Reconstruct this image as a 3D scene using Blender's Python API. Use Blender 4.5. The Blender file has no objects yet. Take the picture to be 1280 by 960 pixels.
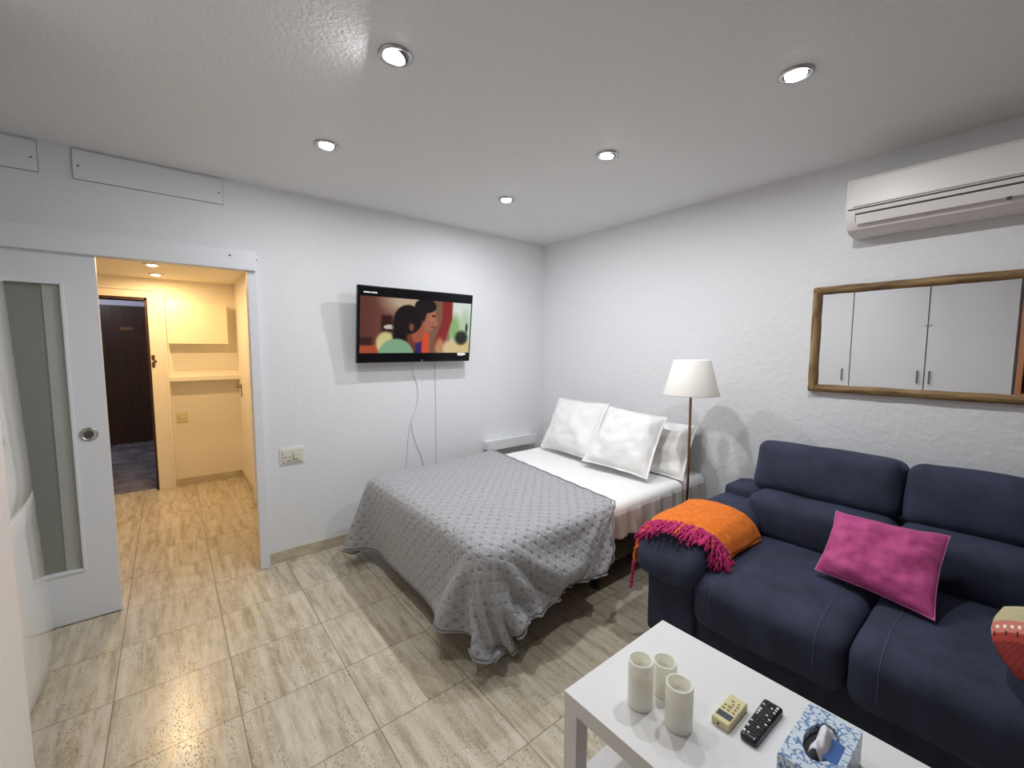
import bpy, bmesh, math, random
from mathutils import Vector, Matrix, noise
random.seed(7)
PI = math.pi
V = Vector
COL = bpy.context.scene.collection
scene = bpy.context.scene

# ------------------------------------------------------------------ materials
def srgb(r, g, b):
    f = lambda c: (c/255/12.92) if c/255 <= 0.04045 else ((c/255+0.055)/1.055)**2.4
    return (f(r), f(g), f(b), 1)

class NT:
    """small helper around a node tree"""
    def __init__(s, name):
        s.m = bpy.data.materials.new(name); s.m.use_nodes = True
        s.t = s.m.node_tree; s.t.nodes.clear()
        s.out = s.n('ShaderNodeOutputMaterial')
        s.b = s.n('ShaderNodeBsdfPrincipled'); s.l(s.b.outputs[0], s.out.inputs[0])
    def n(s, typ, **kw):
        nd = s.t.nodes.new(typ)
        for k, v in kw.items(): setattr(nd, k, v)
        return nd
    def l(s, a, b): s.t.links.new(a, b)
    def set(s, **kw):
        for k, v in kw.items():
            i = s.b.inputs[k.replace('_', ' ')]
            i.default_value = v
        return s
    def math(s, op, a, b=None, c=None, clamp=False):
        nd = s.n('ShaderNodeMath', operation=op, use_clamp=clamp)
        for i, v in enumerate((a, b, c)):
            if v is None: continue
            if isinstance(v, (int, float)): nd.inputs[i].default_value = v
            else: s.l(v, nd.inputs[i])
        return nd.outputs[0]
    def coord(s, kind='Object', scale=(1, 1, 1), rot=(0, 0, 0)):
        tc = s.n('ShaderNodeTexCoord'); mp = s.n('ShaderNodeMapping')
        mp.inputs['Scale'].default_value = scale; mp.inputs['Rotation'].default_value = rot
        s.l(tc.outputs[kind], mp.inputs[0]); return mp.outputs[0]
    def noise(s, vec, scale, detail=3, rough=0.5):
        nd = s.n('ShaderNodeTexNoise'); nd.inputs['Scale'].default_value = scale
        nd.inputs['Detail'].default_value = detail; nd.inputs['Roughness'].default_value = rough
        s.l(vec, nd.inputs['Vector']); return nd.outputs['Fac']
    def ramp(s, fac, stops):
        nd = s.n('ShaderNodeValToRGB'); e = nd.color_ramp.elements
        while len(e) < len(stops): e.new(0.5)
        for k, (p, c) in enumerate(stops): e[k].position = p; e[k].color = c
        s.l(fac, nd.inputs[0]); return nd.outputs[0]
    def mix(s, fac, a, b, mode='MIX'):
        nd = s.n('ShaderNodeMix', data_type='RGBA', blend_type=mode)
        for v, i in ((fac, 0), (a, 6), (b, 7)):
            if isinstance(v, (int, float, tuple)): nd.inputs[i].default_value = v
            else: s.l(v, nd.inputs[i])
        return nd.outputs[2]
    def bump(s, h, strength=0.3, dist=0.01):
        nd = s.n('ShaderNodeBump'); nd.inputs['Strength'].default_value = strength
        nd.inputs['Distance'].default_value = dist
        s.l(h, nd.inputs['Height']); s.l(nd.outputs[0], s.b.inputs['Normal'])

def plain(name, col, rough=0.5, metal=0.0, bump=None, sheen=0, **kw):
    t = NT(name); t.set(Base_Color=col, Roughness=rough, Metallic=metal)
    if sheen: t.set(Sheen_Weight=sheen, Sheen_Roughness=0.4)
    t.set(**kw)
    if bump:
        t.bump(t.noise(t.coord(), bump[0], 4), bump[1], bump[2])
    return t.m

def emis(name, col, strength):
    t = NT(name); t.set(Base_Color=(0, 0, 0, 1), Emission_Color=col, Emission_Strength=strength); return t.m

def stucco(name, col, scale, strength, dist, rough=0.75, fine=0.3):
    t = NT(name); c = t.coord()
    a = t.noise(c, scale, 5, 0.55); b = t.noise(c, scale*0.12, 2)
    t.l(t.mix(t.math('MULTIPLY', b, 0.12), col, tuple(list([x*0.86 for x in col[:3]])+[1])), t.b.inputs['Base Color'])
    t.set(Roughness=rough)
    h = t.math('SMOOTHSTEP' if False else 'POWER', a, 1.6)
    t.bump(h, strength, dist)
    return t.m

M = {}
M['wall'] = stucco('wall_plaster', srgb(224, 225, 227), 22, 0.22, 0.008)
M['wall_rough'] = stucco('wall_plaster_rough', srgb(224, 225, 227), 26, 0.32, 0.014)
M['ceiling'] = stucco('ceiling_plaster', srgb(228, 228, 228), 70, 0.4, 0.01, 0.6)
M['hall_wall'] = stucco('hall_plaster', srgb(232, 226, 212), 30, 0.15, 0.008)
M['white_lacquer'] = plain('white_lacquer', srgb(226, 227, 230), 0.35)
M['white_satin'] = plain('white_satin', srgb(222, 224, 228), 0.42, bump=(60, 0.05, 0.002))
M['white_gloss'] = plain('white_gloss', srgb(226, 226, 224), 0.09, Coat_Weight=0.5)
M['white_plastic'] = plain('white_plastic', srgb(226, 222, 219), 0.38)
M['grey_gap'] = plain('dark_gap', srgb(70, 70, 72), 0.8)
M['chrome'] = plain('chrome', srgb(190, 190, 192), 0.25, 1.0)
M['dark_steel'] = plain('dark_steel', srgb(110, 110, 112), 0.4, 1.0)
M['black_plastic'] = plain('black_plastic', srgb(14, 14, 16), 0.25)
M['black_matte'] = plain('black_matte', srgb(24, 24, 26), 0.7)
M['bulb_cool'] = emis('bulb_cool', (0.93, 0.96, 1.0, 1), 30)
M['bulb_warm'] = emis('bulb_warm', (1.0, 0.82, 0.52, 1), 14)
M['cream_plastic'] = plain('cream_plastic', srgb(214, 211, 196), 0.45)
M['beige_plastic'] = plain('beige_plastic', srgb(214, 204, 158), 0.4)
M['cable_white'] = plain('cable_white', srgb(222, 222, 222), 0.5)
M['brass'] = plain('brushed_brass', srgb(140, 108, 84), 0.32, 1.0)
M['lamp_shade'] = plain('lamp_shade_cloth', srgb(246, 243, 236), 0.85, bump=(400, 0.1, 0.001), Subsurface_Weight=0.0)

# floor tiles --------------------------------------------------------
def tile_floor():
    t = NT('travertine_tiles')
    tc = t.n('ShaderNodeTexCoord'); sp = t.n('ShaderNodeSeparateXYZ'); t.l(tc.outputs['Object'], sp.inputs[0])
    x = t.math('DIVIDE', t.math('ADD', sp.outputs[0], 3.1806+8), 0.4)
    y = t.math('DIVIDE', t.math('ADD', sp.outputs[1], 0.4512+8), 0.4)
    fx = t.math('FRACT', x); fy = t.math('FRACT', y)
    ix = t.math('FLOOR', x); iy = t.math('FLOOR', y)
    cid = t.n('ShaderNodeCombineXYZ'); t.l(ix, cid.inputs[0]); t.l(iy, cid.inputs[1])
    wn = t.n('ShaderNodeTexWhiteNoise', noise_dimensions='3D'); t.l(cid.outputs[0], wn.inputs['Vector'])
    off = t.n('ShaderNodeVectorMath', operation='SCALE'); t.l(wn.outputs['Color'], off.inputs[0]); off.inputs['Scale'].default_value = 9
    add = t.n('ShaderNodeVectorMath', operation='ADD'); t.l(tc.outputs['Object'], add.inputs[0]); t.l(off.outputs[0], add.inputs[1])
    def st(sx, sy):
        m = t.n('ShaderNodeMapping'); m.inputs['Scale'].default_value = (sx, sy, 1); t.l(add.outputs[0], m.inputs[0]); return m.outputs[0]
    vein = t.noise(st(26, 2.2), 1.0, 7, 0.66)
    mott = t.noise(st(40, 12), 1.0, 4, 0.6)
    v = t.math('ADD', t.math('MULTIPLY', vein, 0.72), t.math('MULTIPLY', mott, 0.28))
    base = t.ramp(v, [(0.34, srgb(160, 147, 122)), (0.45, srgb(186, 175, 152)), (0.55, srgb(204, 195, 176)), (0.68, srgb(214, 208, 194))])
    pits = t.noise(st(250, 90), 1.0, 2, 0.5)
    gate = t.noise(st(16, 4), 1.0, 3, 0.6)
    pm = t.math('MULTIPLY', t.math('GREATER_THAN', pits, 0.60), t.math('MULTIPLY', t.math('SUBTRACT', 0.64, gate), 5, clamp=True), clamp=True)
    base = t.mix(t.math('MULTIPLY', pm, 0.75), base, srgb(104, 92, 70))
    # tone per tile
    base = t.mix(t.math('MULTIPLY', wn.outputs['Value'], 0.10), base, srgb(170, 160, 138))
    ex = t.math('MINIMUM', fx, t.math('SUBTRACT', 1, fx)); ey = t.math('MINIMUM', fy, t.math('SUBTRACT', 1, fy))
    e = t.math('MINIMUM', ex, ey)
    g = t.math('LESS_THAN', e, 0.0045)
    base = t.mix(t.math('MULTIPLY', g, 0.85), base, srgb(112, 104, 88))
    t.l(base, t.b.inputs['Base Color'])
    r = t.math('ADD', t.math('MULTIPLY', mott, 0.12), 0.17)
    r = t.math('ADD', r, t.math('MULTIPLY', pm, 0.3))
    t.l(r, t.b.inputs['Roughness'])
    h = t.math('SUBTRACT', t.math('MULTIPLY', mott, 0.15), t.math('ADD', g, t.math('MULTIPLY', pm, 0.4)))
    t.bump(h, 0.18, 0.002)
    return t.m
M['tiles'] = tile_floor()

def marble_dark():
    t = NT('grey_marble'); c = t.coord()
    n1 = t.noise(c, 3.5, 8, 0.7)
    t.l(t.ramp(n1, [(0.35, srgb(84, 84, 90)), (0.55, srgb(128, 126, 130)), (0.7, srgb(158, 154, 152))]), t.b.inputs['Base Color'])
    t.set(Roughness=0.2); return t.m
M['marble'] = marble_dark()

def trav_strip():
    t = NT('travertine_skirting'); c = t.coord(scale=(6, 6, 22))
    t.l(t.ramp(t.noise(c, 1.5, 6, 0.65), [(0.3, srgb(172, 160, 136)), (0.7, srgb(204, 196, 176))]), t.b.inputs['Base Color'])
    t.set(Roughness=0.4); return t.m
M['skirting'] = trav_strip()

def wood(name, c0, c1, c2, scale, axis='X', rough=0.5, bump=0.3):
    t = NT(name)
    sc = {'X': (scale*0.12, scale, scale), 'Y': (scale, scale*0.12, scale), 'Z': (scale, scale, scale*0.12)}[axis]
    c = t.coord(scale=sc); a = t.noise(c, 1.0, 6, 0.65)
    t.l(t.ramp(a, [(0.3, c0), (0.5, c1), (0.72, c2)]), t.b.inputs['Base Color'])
    t.set(Roughness=rough); t.bump(a, bump, 0.004); return t.m
M['frame_wood_y'] = wood('rustic_wood_rail', srgb(64, 46, 26), srgb(128, 100, 60), srgb(166, 136, 88), 46, 'Y', 0.6, 0.6)
M['frame_wood_z'] = wood('rustic_wood_stile', srgb(64, 46, 26), srgb(132, 104, 64), srgb(170, 140, 92), 46, 'Z', 0.6, 0.6)
M['dark_wood'] = wood('dark_walnut_door', srgb(34, 19, 12), srgb(52, 30, 18), srgb(64, 38, 22), 18, 'Z', 0.4, 0.1)
M['bed_wood'] = wood('bed_base_wood', srgb(44, 34, 28), srgb(62, 48, 40), srgb(74, 60, 50), 20, 'X', 0.6, 0.1)
M['orange_wood'] = wood('orange_wood', srgb(176, 110, 74), srgb(205, 140, 100), srgb(220, 160, 118), 14, 'Z', 0.5, 0.1)

def fabric(name, c, c2, weave=350, rough=0.9, bump=0.3, sheen=0.0, mott=14, sheen_tint=None, bd=0.002, wr=None):
    t = NT(name); co = t.coord()
    a = t.noise(co, mott, 4, 0.6); w = t.noise(co, weave, 2, 0.6)
    k = t.math('ADD', t.math('MULTIPLY', a, 0.7), t.math('MULTIPLY', w, 0.3))
    t.l(t.ramp(k, [(0.35, c), (0.65, c2)]), t.b.inputs['Base Color'])
    t.set(Roughness=rough, Sheen_Weight=sheen, Sheen_Roughness=0.45)
    if sheen_tint: t.set(Sheen_Tint=sheen_tint)
    h = t.math('MULTIPLY', w, 0.25)
    if wr:
        h = t.math('ADD', h, t.math('MULTIPLY', t.noise(co, wr[0], 4, 0.55), wr[1]))
    t.bump(h, bump, bd)
    return t.m
M['navy'] = fabric('navy_microfibre', srgb(33, 37, 53), srgb(50, 56, 79), 260, 0.85, 0.5, 0.3, 9, srgb(110, 122, 165), wr=(9, .9), bd=0.005)
M['navy_thread'] = plain('navy_stitch', srgb(78, 86, 118), 0.8)
M['white_cotton'] = fabric('white_cotton', srgb(228, 228, 226), srgb(238, 238, 236), 500, 0.9, 0.35, 0.1, 6, bd=0.007, wr=(12, 1.0))
M['sheet_cotton'] = fabric('sheet_cotton', srgb(232, 232, 231), srgb(240, 240, 239), 500, 0.9, 0.3, 0.1, 6, bd=0.008, wr=(7, 1.0))
M['sheet_side_shade'] = fabric('shaded_sheet_cotton', srgb(186, 174, 166), srgb(206, 196, 190), 500, 0.9, 0.3, 0.1, 6, bd=0.008, wr=(16, 1.0))  # same sheet, shade on its hanging sides put into a darker beige
M['magenta_velvet'] = fabric('magenta_velvet', srgb(158, 50, 106), srgb(194, 80, 140), 300, 0.8, 0.4, 0.5, 16, srgb(240, 150, 200), bd=0.006, wr=(14, 0.8))
M['pink_piping'] = plain('pink_piping', srgb(196, 110, 160), 0.8)
M['orange_wool'] = fabric('orange_wool', srgb(214, 98, 18), srgb(240, 132, 40), 160, 0.95, 0.8, 0.35, 40, srgb(255, 190, 110), bd=0.004)
M['magenta_yarn'] = fabric('magenta_yarn', srgb(164, 22, 84), srgb(200, 44, 112), 300, 0.9, 0.4, 0.3, 60, srgb(255, 140, 190))
M['wax'] = plain('ivory_wax', srgb(238, 236, 224), 0.5, Subsurface_Weight=0.35, Subsurface_Scale=0.02, Subsurface_Radius=(1, .95, .8))
M['tissue'] = plain('tissue_paper', srgb(225, 222, 230), 0.9)
M['tissue_blue'] = plain('blue_print', srgb(42, 92, 160), 0.5)

def quilt_mat():
    t = NT('quilted_grey')
    tc = t.n('ShaderNodeTexCoord'); sp = t.n('ShaderNodeSeparateXYZ'); t.l(tc.outputs['UV'], sp.inputs[0])
    a = 0.072
    p = t.math('MULTIPLY', t.math('ADD', sp.outputs[0], sp.outputs[1]), PI/a)
    q = t.math('MULTIPLY', t.math('SUBTRACT', sp.outputs[0], sp.outputs[1]), PI/a)
    sp_ = t.math('ABSOLUTE', t.math('SINE', p)); sq = t.math('ABSOLUTE', t.math('SINE', q))
    puff = t.math('MINIMUM', t.math('MULTIPLY', t.math('ADD', sp_, sq), 0.9), 1.0)
    cr = t.n('ShaderNodeCombineXYZ'); t.l(sp.outputs[0], cr.inputs[0]); t.l(sp.outputs[1], cr.inputs[1])
    mpq = t.n('ShaderNodeMapping'); mpq.inputs['Scale'].default_value = (1.7, .8, 1); mpq.inputs['Rotation'].default_value = (0, 0, .5); t.l(cr.outputs[0], mpq.inputs[0]); wr = t.noise(mpq.outputs[0], 38, 4, 0.6); big = t.noise(cr.outputs[0], 9, 3, 0.5)
    # stitch dots where the seams cross
    dot = t.math('LESS_THAN', t.math('ADD', sp_, sq), 0.30)
    h = t.math('ADD', t.math('ADD', t.math('MULTIPLY', puff, 0.75), t.math('MULTIPLY', wr, 1.1)), t.math('MULTIPLY', big, 0.5))
    h = t.math('SUBTRACT', h, t.math('MULTIPLY', dot, 0.5))
    base = t.ramp(wr, [(0.3, srgb(158, 159, 162)), (0.7, srgb(178, 179, 182))])
    base = t.mix(t.math('MULTIPLY', dot, 0.75), base, srgb(96, 97, 104))
    t.l(base, t.b.inputs['Base Color'])
    t.set(Roughness=0.62, Sheen_Weight=0.35, Sheen_Roughness=0.4)
    t.bump(h, 0.9, 0.013)
    return t.m
M['quilt'] = quilt_mat()
M['quilt_edge'] = plain('quilt_binding', srgb(140, 140, 146), 0.6, bump=(30, 0.4, 0.004))

# ------------------------------------------------------------------ object helpers
def world_of(o):
    m = o.matrix_basis.copy()
    while o.parent:
        o = o.parent; m = o.matrix_basis @ m
    return m

def link_mesh(name, bm, mat, parent=None, smooth=True, loc=None):
    me = bpy.data.meshes.new(name)
    bmesh.ops.recalc_face_normals(bm, faces=bm.faces)
    bm.to_mesh(me); bm.free()
    mats = mat if isinstance(mat, (list, tuple)) else [mat]
    for m in mats: me.materials.append(m)
    if smooth:
        me.polygons.foreach_set('use_smooth', [True]*len(me.polygons))
    o = bpy.data.objects.new(name, me); COL.objects.link(o)
    if parent:
        o.parent = parent
        o.matrix_parent_inverse = Matrix.Identity(4)
        # meshes are modelled in world coordinates: shift into the parent's frame
        me.transform(world_of(parent).inverted())
    return o

def thing(name, label, cat, loc=(0, 0, 0), group=None):
    o = bpy.data.objects.new(name, None); COL.objects.link(o)
    o.empty_display_size = 0.05; o.location = loc
    o['label'] = label; o['category'] = cat
    if group: o['group'] = group
    return o

def tag(o, label, cat, group=None, kind=None):
    o['label'] = label; o['category'] = cat
    if group: o['group'] = group
    if kind: o['kind'] = kind
    return o

def struct(o, label):
    o['kind'] = 'structure'; o['label'] = label; return o

def add_box(bm, x0, x1, y0, y1, z0, z1, bev=0.0, seg=2):
    b = bmesh.new(); bmesh.ops.create_cube(b, size=1)
    for v in b.verts:
        v.co = V((x0+(x1-x0)*(v.co.x+.5), y0+(y1-y0)*(v.co.y+.5), z0+(z1-z0)*(v.co.z+.5)))
    if bev > 0:
        bmesh.ops.bevel(b, geom=b.edges[:], offset=bev, segments=seg, profile=0.6, affect='EDGES')
    merge(bm, b)
    return bm

def merge(bm, b, mat_index=None, mtx=None):
    me = bpy.data.meshes.new('tmp'); 
    if mtx is not None: b.transform(mtx)
    if mat_index is not None:
        for f in b.faces: f.material_index = mat_index
    b.to_mesh(me); b.free(); bm.from_mesh(me); bpy.data.meshes.remove(me)

def box(name, mat, x0, x1, y0, y1, z0, z1, bev=0.0, parent=None, seg=2):
    bm = bmesh.new(); add_box(bm, x0, x1, y0, y1, z0, z1, bev, seg)
    return link_mesh(name, bm, mat, parent, smooth=False)

def add_tube(bm, pts, r, n=10, cap=True, rfun=None):
    pts = [V(p) for p in pts]; rings = []
    up = V((0, 0, 1)); prev = None
    for i, p in enumerate(pts):
        t = (pts[min(i+1, len(pts)-1)]-pts[max(i-1, 0)]).normalized()
        if prev is None:
            a = t.cross(up)
            if a.length < 1e-3: a = t.cross(V((1, 0, 0)))
            a.normalize()
        else:
            a = (prev - t*prev.dot(t))
            if a.length < 1e-5: a = t.cross(up)
            a.normalize()
        prev = a; b = t.cross(a)
        rr = rfun(i/(len(pts)-1)) if rfun else r
        rings.append([bm.verts.new(p+(a*math.cos(2*PI*k/n)+b*math.sin(2*PI*k/n))*rr) for k in range(n)])
    for i in range(len(rings)-1):
        for k in range(n):
            bm.faces.new((rings[i][k], rings[i][(k+1) % n], rings[i+1][(k+1) % n], rings[i+1][k]))
    if cap:
        bm.faces.new(rings[0][::-1]); bm.faces.new(rings[-1])
    return bm

def add_lathe(bm, prof, n=32, mtx=None, closed=False):
    b = bmesh.new(); rings = []
    for r, z in prof:
        rings.append([b.verts.new((r*math.cos(2*PI*k/n), r*math.sin(2*PI*k/n), z)) for k in range(n)] if r > 1e-6 else [b.verts.new((0, 0, z))])
    m = len(rings)
    for i in range(m if closed else m-1):
        A, B = rings[i], rings[(i+1) % m]
        for k in range(n):
            k2 = (k+1) % n
            if len(A) == 1 and len(B) == 1: continue
            if len(A) == 1: b.faces.new((A[0], B[k], B[k2]))
            elif len(B) == 1: b.faces.new((A[k], A[k2], B[0]))
            else: b.faces.new((A[k], A[k2], B[k2], B[k]))
    merge(bm, b, mtx=mtx)
    return bm

def smooth_by_angle(o, ang=35):
    me = o.data
    bm = bmesh.new(); bm.from_mesh(me)
    for f in bm.faces: f.smooth = True
    for e in bm.edges:
        if len(e.link_faces) == 2 and e.calc_face_angle(0) > math.radians(ang): e.smooth = False
    bm.to_mesh(me); bm.free(); return o

def add_soft(bm, x0, x1, y0, y1, z0, z1, r, bulge=(0, 0, 0), n=14, mtx=None, nz=0.0, nf=6.0, seed=0, fn=None):
    """rounded, plump box: cube grid clamped to an inner box, pushed out by r, faces bulged"""
    b = bmesh.new(); bmesh.ops.create_cube(b, size=2)
    bmesh.ops.subdivide_edges(b, edges=b.edges[:], cuts=n, use_grid_fill=True)
    c = V(((x0+x1)/2, (y0+y1)/2, (z0+z1)/2)); h = V(((x1-x0)/2, (y1-y0)/2, (z1-z0)/2))
    r = min(r, h.x*.98, h.y*.98, h.z*.98)
    for v in b.verts:
        q = V(v.co)
        # denser sampling near the edges
        s = V([math.copysign(1-(1-abs(t))**1.35, t) for t in q])
        p = V((s.x*h.x, s.y*h.y, s.z*h.z))
        inner = V([max(-(h[i]-r), min(h[i]-r, p[i])) for i in range(3)])
        d = p-inner
        if d.length > 1e-9: p = inner+d.normalized()*r
        u = V([p[i]/h[i] for i in range(3)])
        g = [(1-min(1, u[i]**2)) for i in range(3)]
        p.x += bulge[0]*g[1]*g[2]*math.copysign(1, u.x)*abs(u.x)
        p.y += bulge[1]*g[0]*g[2]*math.copysign(1, u.y)*abs(u.y)
        p.z += bulge[2]*g[0]*g[1]*math.copysign(1, u.z)*abs(u.z)
        if nz:
            k = noise.noise((p+V((seed*3.1, seed*1.7, 0)))*nf)
            p += p.normalized()*k*nz
        v.co = c+p
        if fn: v.co = fn(v.co)
    merge(bm, b, mtx=mtx)
    return bm

def quad_pillow(name, BL, BR, TR, TL, thick, mat, parent=None, n=26, flange=0.0, pinch=0.05, ex=2.6, wr=0.006, seed=0, sag=0.0, pw=0.55, rnd=0.0):
    """cushion stretched between four corners: two puffed sheets joined at a seam"""
    BL, BR, TR, TL = V(BL), V(BR), V(TR), V(TL)
    nrm = ((BR-BL).cross(TL-BL)).normalized(); C = (BL+BR+TR+TL)/4
    bm = bmesh.new(); top = {}; bot = {}
    N = n
    for i in range(N+1):
        for j in range(N+1):
            u = math.sin((i/N*2-1)*PI/2); v = math.sin((j/N*2-1)*PI/2)
            us = u*(1-pinch*(1-v*v)); vs = v*(1-pinch*(1-u*u))
            us, vs = us*math.sqrt(1-rnd*vs*vs/2), vs*math.sqrt(1-rnd*us*us/2)
            s, t = (us+1)/2, (vs+1)/2
            P = BL*(1-s)*(1-t)+BR*s*(1-t)+TR*s*t+TL*(1-s)*t
            # the flange is the flat outer band
            fu = min(1, abs(u)/(1-flange)); fv = min(1, abs(v)/(1-flange))
            g = (max(0, (1-fu**ex))*max(0, (1-fv**ex)))**pw
            g *= 1+0.15*(-v)*sag
            nn = noise.noise(V((u*2.2+seed*5, v*2.2, seed)))*wr*2.2 + noise.noise(V((u*6+seed*7, v*6, 3.3)))*wr
            # radial gathers towards the corners
            nn += wr*1.3*math.sin(9*math.atan2(v, u)+seed)*(u*u*v*v)**0.5*(1-max(abs(u), abs(v)))*3
            edge = noise.noise(V((u*3+seed, v*3, 9)))*0.006
            a = P+nrm*(thick/2*g+nn*(0.25+g)+edge)
            top[i, j] = bm.verts.new(a)
            if 0 < i < N and 0 < j < N:
                bot[i, j] = bm.verts.new(P-nrm*(thick/2*g+0.002)+nrm*edge)
            else: bot[i, j] = top[i, j]
    for i in range(N):
        for j in range(N):
            bm.faces.new((top[i, j], top[i+1, j], top[i+1, j+1], top[i, j+1]))
            bm.faces.new((bot[i, j], bot[i, j+1], bot[i+1, j+1], bot[i+1, j]))
    ring = [top[i, 0].co.copy() for i in range(N+1)]+[top[N, j].co.copy() for j in range(1, N+1)] + \
           [top[i, N].co.copy() for i in range(N-1, -1, -1)]+[top[0, j].co.copy() for j in range(N-1, 0, -1)]
    o = link_mesh(name, bm, mat, parent)
    return o, ring

def ring_tube(bm, ring, r, n=6):
    ring_ = ring+[ring[0]]
    add_tube(bm, ring_, r, n, cap=False)

# text as real letters -------------------------------------------------
def text_mesh(name, body, size, mat, mtx, parent, extrude=0.0004, bold=0.0):
    cu = bpy.data.curves.new(name, 'FONT'); cu.body = body; cu.size = size; cu.extrude = extrude
    cu.align_x = 'CENTER'; cu.align_y = 'CENTER'; cu.offset = bold
    o = bpy.data.objects.new(name, cu); COL.objects.link(o)
    dg = bpy.context.evaluated_depsgraph_get()
    me = bpy.data.meshes.new_from_object(o.evaluated_get(dg)); bpy.data.objects.remove(o)
    me.transform(mtx)
    me.name = name; me.materials.clear(); me.materials.append(mat)
    o = bpy.data.objects.new(name, me); COL.objects.link(o)
    if parent:
        o.parent = parent; me.transform(world_of(parent).inverted())
    return o

# ------------------------------------------------------------------ room shell
HC = 2.45; XL = -4.05; YB = -5.2
HX0, HX1, HY = -4.05, -2.34, 2.42; HHC = 2.125
struct(box('floor', M['tiles'], XL-.1, 0.1, YB-.1, HY+.06, -0.1, 0.0), 'glossy travertine look floor tiles in beige and grey')
struct(box('ceiling', M['ceiling'], XL-.1, 0.1, YB-.1, 0.1, HC, HC+0.1), 'white textured ceiling of the bedroom')
bm = bmesh.new()
OX0, OX1, OZ = -3.80, -2.497, 1.97     # doorway into the hall
add_box(bm, OX1, 0.1, 0, 0.12, 0, HC); add_box(bm, XL-.1, OX0, 0, 0.12, 0, HC); add_box(bm, OX0, OX1, 0, 0.12, OZ, HC)
struct(link_mesh('wall_back', bm, M['wall'], smooth=False), 'white plaster wall with the television and the doorway')
struct(box('wall_right', M['wall_rough'], 0, 0.1, YB-.1, 0.0, 0, HC), 'rough white stucco wall behind the sofa and bed head')
struct(box('wall_left', M['wall'], XL-.1, XL, YB-.1, 0.0, 0, HC), 'white wall behind the wardrobe')
struct(box('wall_front', M['wall'], XL, 0, YB-.1, YB, 0, HC), 'white wall behind the camera')
# hall
struct(box('wall_hall_right', M['hall_wall'], HX1, HX1+.1, 0.12, HY, 0, HHC), 'cream hall wall on the right')
struct(box('wall_hall_left', M['hall_wall'], HX0-.1, HX0, 0.12, HY, 0, HHC), 'cream hall wall on the left')
DX0, DX1, DZ = -3.92, -3.07, 1.93     # entrance opening in the hall's back wall
bm = bmesh.new()
add_box(bm, DX1, HX1+.1, HY, HY+.12, 0, 2.6); add_box(bm, HX0-.1, DX0, HY, HY+.12, 0, 2.6); add_box(bm, DX0, DX1, HY, HY+.12, DZ, 2.6)
struct(link_mesh('wall_hall_back', bm, M['hall_wall'], smooth=False), 'cream hall wall around the entrance door')
struct(box('ceiling_hall', M['hall_wall'], HX0-.1, HX1+.1, 0.12, HY, HHC, HHC+.08), 'low cream ceiling of the hall with two warm spots')
# landing
struct(box('floor_landing', M['marble'], -5.2, -2.2, HY+.06, 5.6, -0.1, 0.002), 'grey marble floor of the landing beyond the entrance')
bm = bmesh.new(); add_box(bm, -5.2, -2.2, 5.48, 5.6, 0, 2.6)
add_box(bm, -2.3, -2.2, HY+.12, 5.48, 0, 2.6); add_box(bm, -5.2, -5.1, HY+.12, 5.48, 0, 2.6)
M['landing_wall'] = plain('landing_wall', srgb(196, 198, 214), 0.8)
struct(link_mesh('wall_landing', bm, M['landing_wall'], smooth=False), 'pale wall of the landing above the dark door')
struct(box('ceiling_landing', M['landing_wall'], -5.2, -2.2, HY+.12, 5.6, 2.6, 2.65), 'ceiling of the landing')

# baseboards
struct(box('baseboard_back', M['skirting'], -2.478, 0, -0.012, 0, 0, 0.078, 0.002), 'travertine skirting under the television wall')
struct(box('baseboard_right', M['skirting'], -0.012, 0, YB, -0.012, 0, 0.078, 0.002), 'travertine skirting under the sofa wall')
struct(box('baseboard_hall', M['skirting'], -2.955, HX1, HY-.012, HY, 0, 0.08, 0.002), 'travertine skirting on the hall end wall')
struct(box('baseboard_hall_right', M['skirting'], HX1-.012, HX1, 1.46, HY-.012, 0, 0.08, 0.002), 'travertine skirting on the hall right wall')

# sliding-door track box and jambs
bm = bmesh.new(); add_box(bm, XL, -2.486, -0.075, 0, 1.912, 2.03, 0.006)
add_box(bm, -2.486, -2.470, -0.05, 0, 1.99, 2.012, 0.003)
o = struct(link_mesh('trim_1', bm, M['white_satin'], smooth=False), 'white track box above the sliding door')
bm = bmesh.new(); add_lathe(bm, [(0, 0.002), (0.005, 0.002), (0.006, 0)], 12, Matrix.Translation((-2.62, -0.075, 1.99)) @ Matrix.Rotation(PI/2, 4, 'X'))
link_mesh('screw', bm, M['dark_steel'], o)
bm = bmesh.new(); add_box(bm, -2.533, -2.480, -0.045, 0.004, 0, 1.912, 0.004)
struct(link_mesh('trim_2', bm, M['white_satin'], smooth=False), 'white jamb post on the right of the doorway')
struct(box('trim_3', M['white_satin'], OX0, OX0+.03, 0.0, 0.13, 0, 1.97), 'white lining on the left of the doorway')

# sliding door leaf ------------------------------------------------------
LX0, LX1, LY0, LY1 = -3.99, -3.203, -0.050, -0.012
GX0, GX1, GZ0, GZ1 = -3.862, -3.338, 0.285, 1.755
d = bpy.data.objects.new('door_1', None); COL.objects.link(d); d.location = (-3.6, -0.03, 0)
struct(d, 'white sliding door with frosted glass panel and round pull')
bm = bmesh.new()
for a in ((LX0, GX0, 0.006, 1.93), (GX1, LX1, 0.006, 1.93), (GX0, GX1, 0.006, GZ0), (GX0, GX1, GZ1, 1.93)):
    add_box(bm, a[0], a[1], LY0, LY1, a[2], a[3])
link_mesh('door_leaf', bm, M['white_satin'], d, smooth=False)
bm = bmesh.new(); w = 0.014
add_box(bm, GX0-w, GX0, LY0-.006, LY0+.004, GZ0-w, GZ1+w, .003); add_box(bm, GX1, GX1+w, LY0-.006, LY0+.004, GZ0-w, GZ1+w, .003)
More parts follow.
